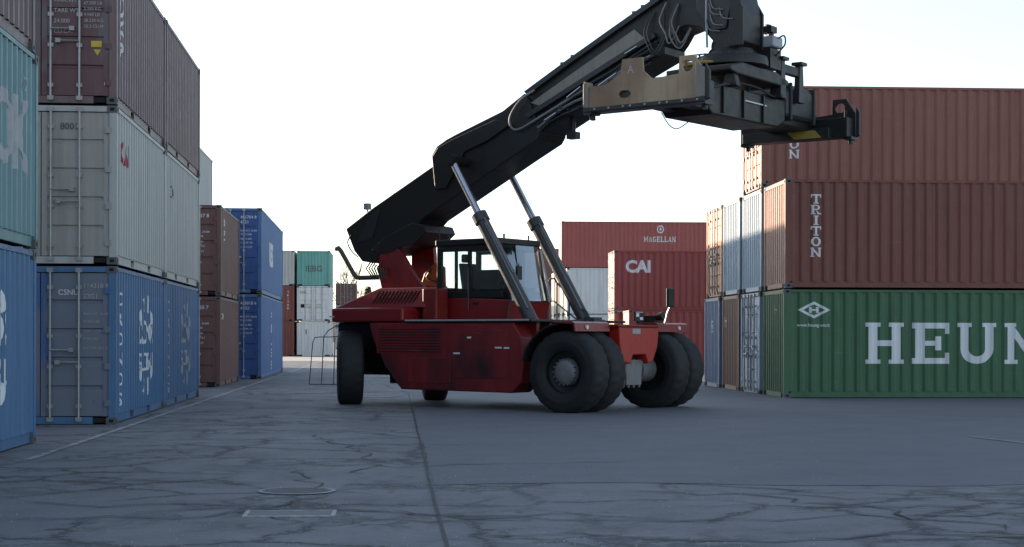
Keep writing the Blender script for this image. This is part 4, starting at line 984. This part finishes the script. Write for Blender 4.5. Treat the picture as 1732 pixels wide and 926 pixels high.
# lift cylinders
for sg in (-1, 1):
    y = sg * .98; a = Vector((-1.38, y, 1.62)); b = Vector((-3.52, y, 5.13)); m_ = a + (b - a) * .66
    mb = MB(); mb.tube([a, m_], .135, 20); mb.tube([m_ - (b - a) * .035, m_ + (b - a) * .012], .165, 20); cyl = rs_part(mb, 'lift_cylinder', 'cylinder', 40)
    mb = MB(); mb.tube([m_, b], .075, 18); mb.build('piston_rod', 'chrome', cyl, 40)
    mb = MB(); mb.tube([(b.x, y - .11, b.z), (b.x, y + .11, b.z)], .13, 16); mb.build('rod_eye', 'mblack', cyl, 40)
    mb = MB(); off = Vector((.10, -.12, .06)); mb.tube([a + off + (b - a) * .1, a + off + (b - a) * .6], .022, 6); mb.tube([a + off + Vector((.06, 0, .03)) + (b - a) * .3, a + off + Vector((.02, 0, .03)) + (b - a) * .62], .018, 6); mb.build('oil_pipe', 'hose_grey', cyl, 40)
    mb = MB(); mb.box(a.x - .22, a.x + .22, y - .28, y - .18, 1.45, 1.82); mb.box(a.x - .22, a.x + .22, y + .18, y + .28, 1.45, 1.82); mb.build('cylinder_mount', 'mred', rs, None, .01)
# front fenders
for sg in (-1, 1):
    y0, y1 = sorted((sg * 2.14, sg * .93)); pi_, po_ = [], []
    for k in range(10):
        a = R(168 - k * 8.2); pi_.append((.88 * math.cos(a), RW + .885 * math.sin(a))); po_.append((.91 * math.cos(a), RW + .915 * math.sin(a)))
    mb = MB(); mb.prism(pi_ + po_[::-1], y0, y1); rs_part(mb, 'mudguard', 'mblack', 30)
    mb = MB(); mb.prism([(-.16, 1.725), (-.14, 1.75), (.26, 1.75), (.33, 1.72), (.35, 1.56), (.31, 1.56), (.29, 1.70), (-.16, 1.72)], y0, y1); ff = rs_part(mb, 'front_fender', 'mred', None, .02)
    mb = MB(); mb.tube([(.33, sg * 1.75, 1.64), (.37, sg * 1.75, 1.64)], .045, 10); mb.build('marker_lamp', 'lamp', ff, 40)
mb = MB(); mb.tube([(-.05, 1.85, 1.74), (.02, 1.85, 1.98), (.10, 1.82, 2.10)], .022, 6); mir = rs_part(mb, 'mirror_arm', 'rod', 40)
MB().box(.06, .14, 1.70, 1.92, 2.08, 2.48).build('mirror', 'mblack', mir, None, .02)
mb = MB(); mb.box(-.45, -.02, 1.35, 1.75, 1.745, 1.90); mb.tube([(.0, 1.5, 1.88), (.12, 1.5, 1.90)], .085, 12); rs_part(mb, 'headlamp_bracket', 'mblack', 40)
MB().lathe_y([(.0001, .0), (.02, .0)], 6).build('lamp_screw', 'mblack', mir)
mb = MB(); mb.tube([(.42, 0.05, 1.70), (.42, .05, 1.78)], .02, 6); mb.box(.40, .43, -.12, .20, 1.77, 1.96); sg_ = rs_part(mb, 'notice_board', 'mblack')
mb = MB(); mb.box(.431, .436, -.09, .02, 1.86, 1.93); mb.box(.431, .436, .05, .17, 1.80, 1.85); mb.box(.431, .436, -.10, .18, 1.945, 1.955); mb.build('notice_print', 'letter', sg_)
# cab
cx0, cx1, cy0, cy1, cz0, cz1 = -4.10, -2.45, -.76, .66, 1.80, 3.42
mb = MB(); mb.prism([(cx0, 1.81), (cx1 + .22, 1.81), (cx1 + .30, 2.22), (cx0, 2.30)], cy0, cy1); cab = rs_part(mb, 'cab', 'mred', bevel=.03)
mb = MB(); mb.box(cx0 - .03, cx1 + .02, cy0 - .03, cy1 + .03, 3.36, 3.50); mb.prism_x([(cy0, 3.36), (cy1, 3.36), (cy1 - .05, 3.30), (cy0 + .05, 3.30)], cx0, cx1); mb.build('cab_roof', 'mblack', cab, None, .04)
ps = MB()
for x in (cx0, -3.28):
    for y in (cy0, cy1 - .07): ps.box(x, x + (.13 if x == cx0 else .08), y, y + .07, 2.25, 3.37)
for y in (cy0, cy1 - .07):
    ps.prism([(cx1 - .06, 3.37), (cx1 + .02, 3.37), (cx1 + .30, 2.22), (cx1 + .22, 2.22)], y, y + .07)
    ps.box(cx0, cx1, y + .002, y + .068, 3.24, 3.36); ps.box(cx0, cx1 + .05, y + .002, y + .068, 2.26, 2.40)
ps.box(cx0 + .002, cx0 + .07, cy0, cy1, 2.26, 2.42); ps.box(cx0 + .002, cx0 + .07, cy0 + .6, cy0 + .66, 2.4, 3.3)
ps.build('cab_frame', 'mblack', cab, None, .01)
for nm, poly_, y in (('side_window', [(cx0 + .13, 2.40), (-3.28, 2.40), (-3.28, 3.24), (cx0 + .13, 3.24)], cy0 + .02), ('door_window', [(-3.20, 2.40), (cx1 + .20, 2.40), (cx1 - .03, 3.24), (-3.20, 3.24)], cy0 + .02), ('side_window', [(cx0 + .13, 2.40), (-3.28, 2.40), (-3.28, 3.24), (cx0 + .13, 3.24)], cy1 - .03), ('door_window', [(-3.20, 2.40), (cx1 + .20, 2.40), (cx1 - .03, 3.24), (-3.20, 3.24)], cy1 - .03)):
    MB().prism(poly_, y, y + .01).build(nm, 'glass', cab)
mb = MB(); v = []; nn = 10
for lay in (0, .012):
    for zz, xx in ((3.35, cx1 + .02), (2.20, cx1 + .30)):
        for i in range(nn + 1):
            f_ = i / nn; v.append((xx + lay + .14 * (1 - (2 * f_ - 1) ** 4), cy0 + .03 + (cy1 - cy0 - .06) * f_, zz))
m1 = nn + 1; fs = []
for i in range(nn):
    fs += [(i, i + 1, m1 + i + 1, m1 + i), (2 * m1 + i, 3 * m1 + i, 3 * m1 + i + 1, 2 * m1 + i + 1), (i, 2 * m1 + i, 2 * m1 + i + 1, i + 1), (m1 + i, m1 + i + 1, 3 * m1 + i + 1, 3 * m1 + i)]
fs += [(0, m1, 3 * m1, 2 * m1), (nn, 2 * m1 + nn, 3 * m1 + nn, m1 + nn)]
mb.add(v, fs); mb.build('windscreen', 'windscreen', cab, 50)
MB().box(cx0 + .10, -3.30, cy1 - .30, cy1 - .10, 2.30, 2.90).build('rear_console', 'seat', cab, None, .02)
MB().box(-3.28, -2.75, cy1 - .22, cy1 - .09, 2.30, 3.30).build('switch_cabinet', 'seat', cab, None, .02)
mb = MB(); mb.prism([(cx1 + .03, 3.30), (cx1 + .06, 3.30), (cx1 + .33, 2.24), (cx1 + .30, 2.24)], cy1 - .10, cy1 + .01); mb.build('pillar_trim', 'letter_dim', cab)
MB().box(cx0 + .01, cx0 + .02, cy0 + .07, cy1 - .07, 2.42, 3.3).build('rear_window', 'glass', cab)
mb = MB(); mb.tube([(cx1 + .31, cy0 + .3, 2.3), (cx1 + .14, cy0 + .62, 3.0)], .012, 5); mb.build('wiper', 'mblack', cab)
mb = MB(); mb.box(-3.75, -3.25, -.30, .22, 2.28, 2.42); mb.prism([(-3.80, 2.40), (-3.66, 2.40), (-3.76, 3.02), (-3.90, 3.02)], -.28, .20); mb.box(-3.92, -3.80, -.16, .08, 3.04, 3.22); mb.build('driver_seat', 'seat', cab, None, .03)
mb = MB(); mb.tube([(-2.66, -.05, 2.25), (-2.82, -.05, 2.68)], .03, 8)
for k in range(16):
    a0, a1 = 2 * math.pi * k / 16, 2 * math.pi * (k + 1) / 16
    mb.tube([(-2.84 + .07 * math.sin(a0), -.05 + .19 * math.cos(a0), 2.69 + .17 * math.sin(a0)), (-2.84 + .07 * math.sin(a1), -.05 + .19 * math.cos(a1), 2.69 + .17 * math.sin(a1))], .013, 5, caps=False)
mb.build('steering_wheel', 'seat', cab, 60)
mb = MB(); mb.box(-2.62, -2.35, -.5, .4, 2.22, 2.50); mb.box(-3.3, -2.9, .28, .5, 2.28, 2.62); mb.build('dashboard', 'seat', cab, None, .03)
for x, y, h_ in ((-3.9, -.6, .12), (-3.0, -.5, .14), (-2.6, -.4, .10), (-2.55, .4, .10)):
    mb = MB(); mb.tube([(x, y, 3.49), (x, y, 3.5 + h_)], .022, 6); mb.build('roof_lamp', 'mblack', cab)
mb = MB(); mb.tube([(-4.28, -.45, 3.0), (-4.28, -.45, 3.75)], .012, 5); mb.build('aerial', 'mblack', cab)
mb = MB(); mb.tube([(-2.14, -.70, 2.6), (-1.98, -.74, 2.7), (-1.98, -.74, 2.95)], .014, 5); mb.box(-2.0, -1.95, -.82, -.66, 2.62, 2.9); mb.build('cab_mirror', 'mgrey', cab, 40)
mb = MB(); mb.tube([(-3.22, cy0 - .05, 2.0), (-3.22, cy0 - .05, 2.9)], .014, 6); mb.build('grab_rail', 'steel', cab)
mb = MB(); mb.box(-3.12, -2.98, cy0 - .012, cy0 + .01, 2.12, 2.17); mb.build('door_handle', 'mblack', cab)
# handrails beside the cab
for x, y in ((-2.20, .95), (-1.75, .95)):
    pass
mb = MB(); mb.tube([(-2.40, .92, 1.80), (-2.40, .92, 2.60), (-2.34, .92, 2.70), (-2.22, .92, 2.70), (-2.16, .92, 2.60), (-1.40, .92, 1.98), (-1.30, .92, 1.80)], .02, 8); rs_part(mb, 'handrail', 'steel', 40)
mb = MB(); mb.tube([(-2.40, .92, 2.22), (-2.24, .92, 2.22), (-1.62, .92, 1.80)], .016, 6); rs_part(mb, 'mid_rail', 'steel', 40)
mb = MB(); mb.tube([(-2.16, .92, 2.60), (-2.16, .92, 1.80)], .018, 6); mb.tube([(-1.85, .92, 2.36), (-1.85, .92, 1.80)], .018, 6); rs_part(mb, 'rail_post', 'steel', 40)
mb = MB(); mb.tube([(-2.10, -.95, 1.80), (-2.05, -.95, 2.15), (-1.75, -.95, 2.15), (-1.70, -.95, 1.80)], .016, 6); mb.box(-1.0, -.75, .2, .5, 1.72, 1.86); rs_part(mb, 'step_rail', 'steel', 40)
# bent exhaust
mb = MB(); mb.tube([(-7.66, .0, 3.45), (-7.58, 0, 3.47), (-7.50, 0, 3.40), (-7.12, 0, 2.88), (-7.04, 0, 2.80), (-6.94, 0, 2.78), (-5.9, 0, 2.78)], [.05, .06, .055, .055, .055, .055, .055], 12); rs_part(mb, 'exhaust_pipe', 'pipe', 40)
mb = MB(); r_ = random.Random(2)
for k in range(8): mb.tube([(-6.1 + .1 * k * .5, -.56, 3.12 - .03 * k), (-6.2 + .08 * k, -.62, 2.95), (-6.0 + .05 * k, -.60, 2.72)], .018, 6)
rs_part(mb, 'hose_bundle', 'hose', 40)
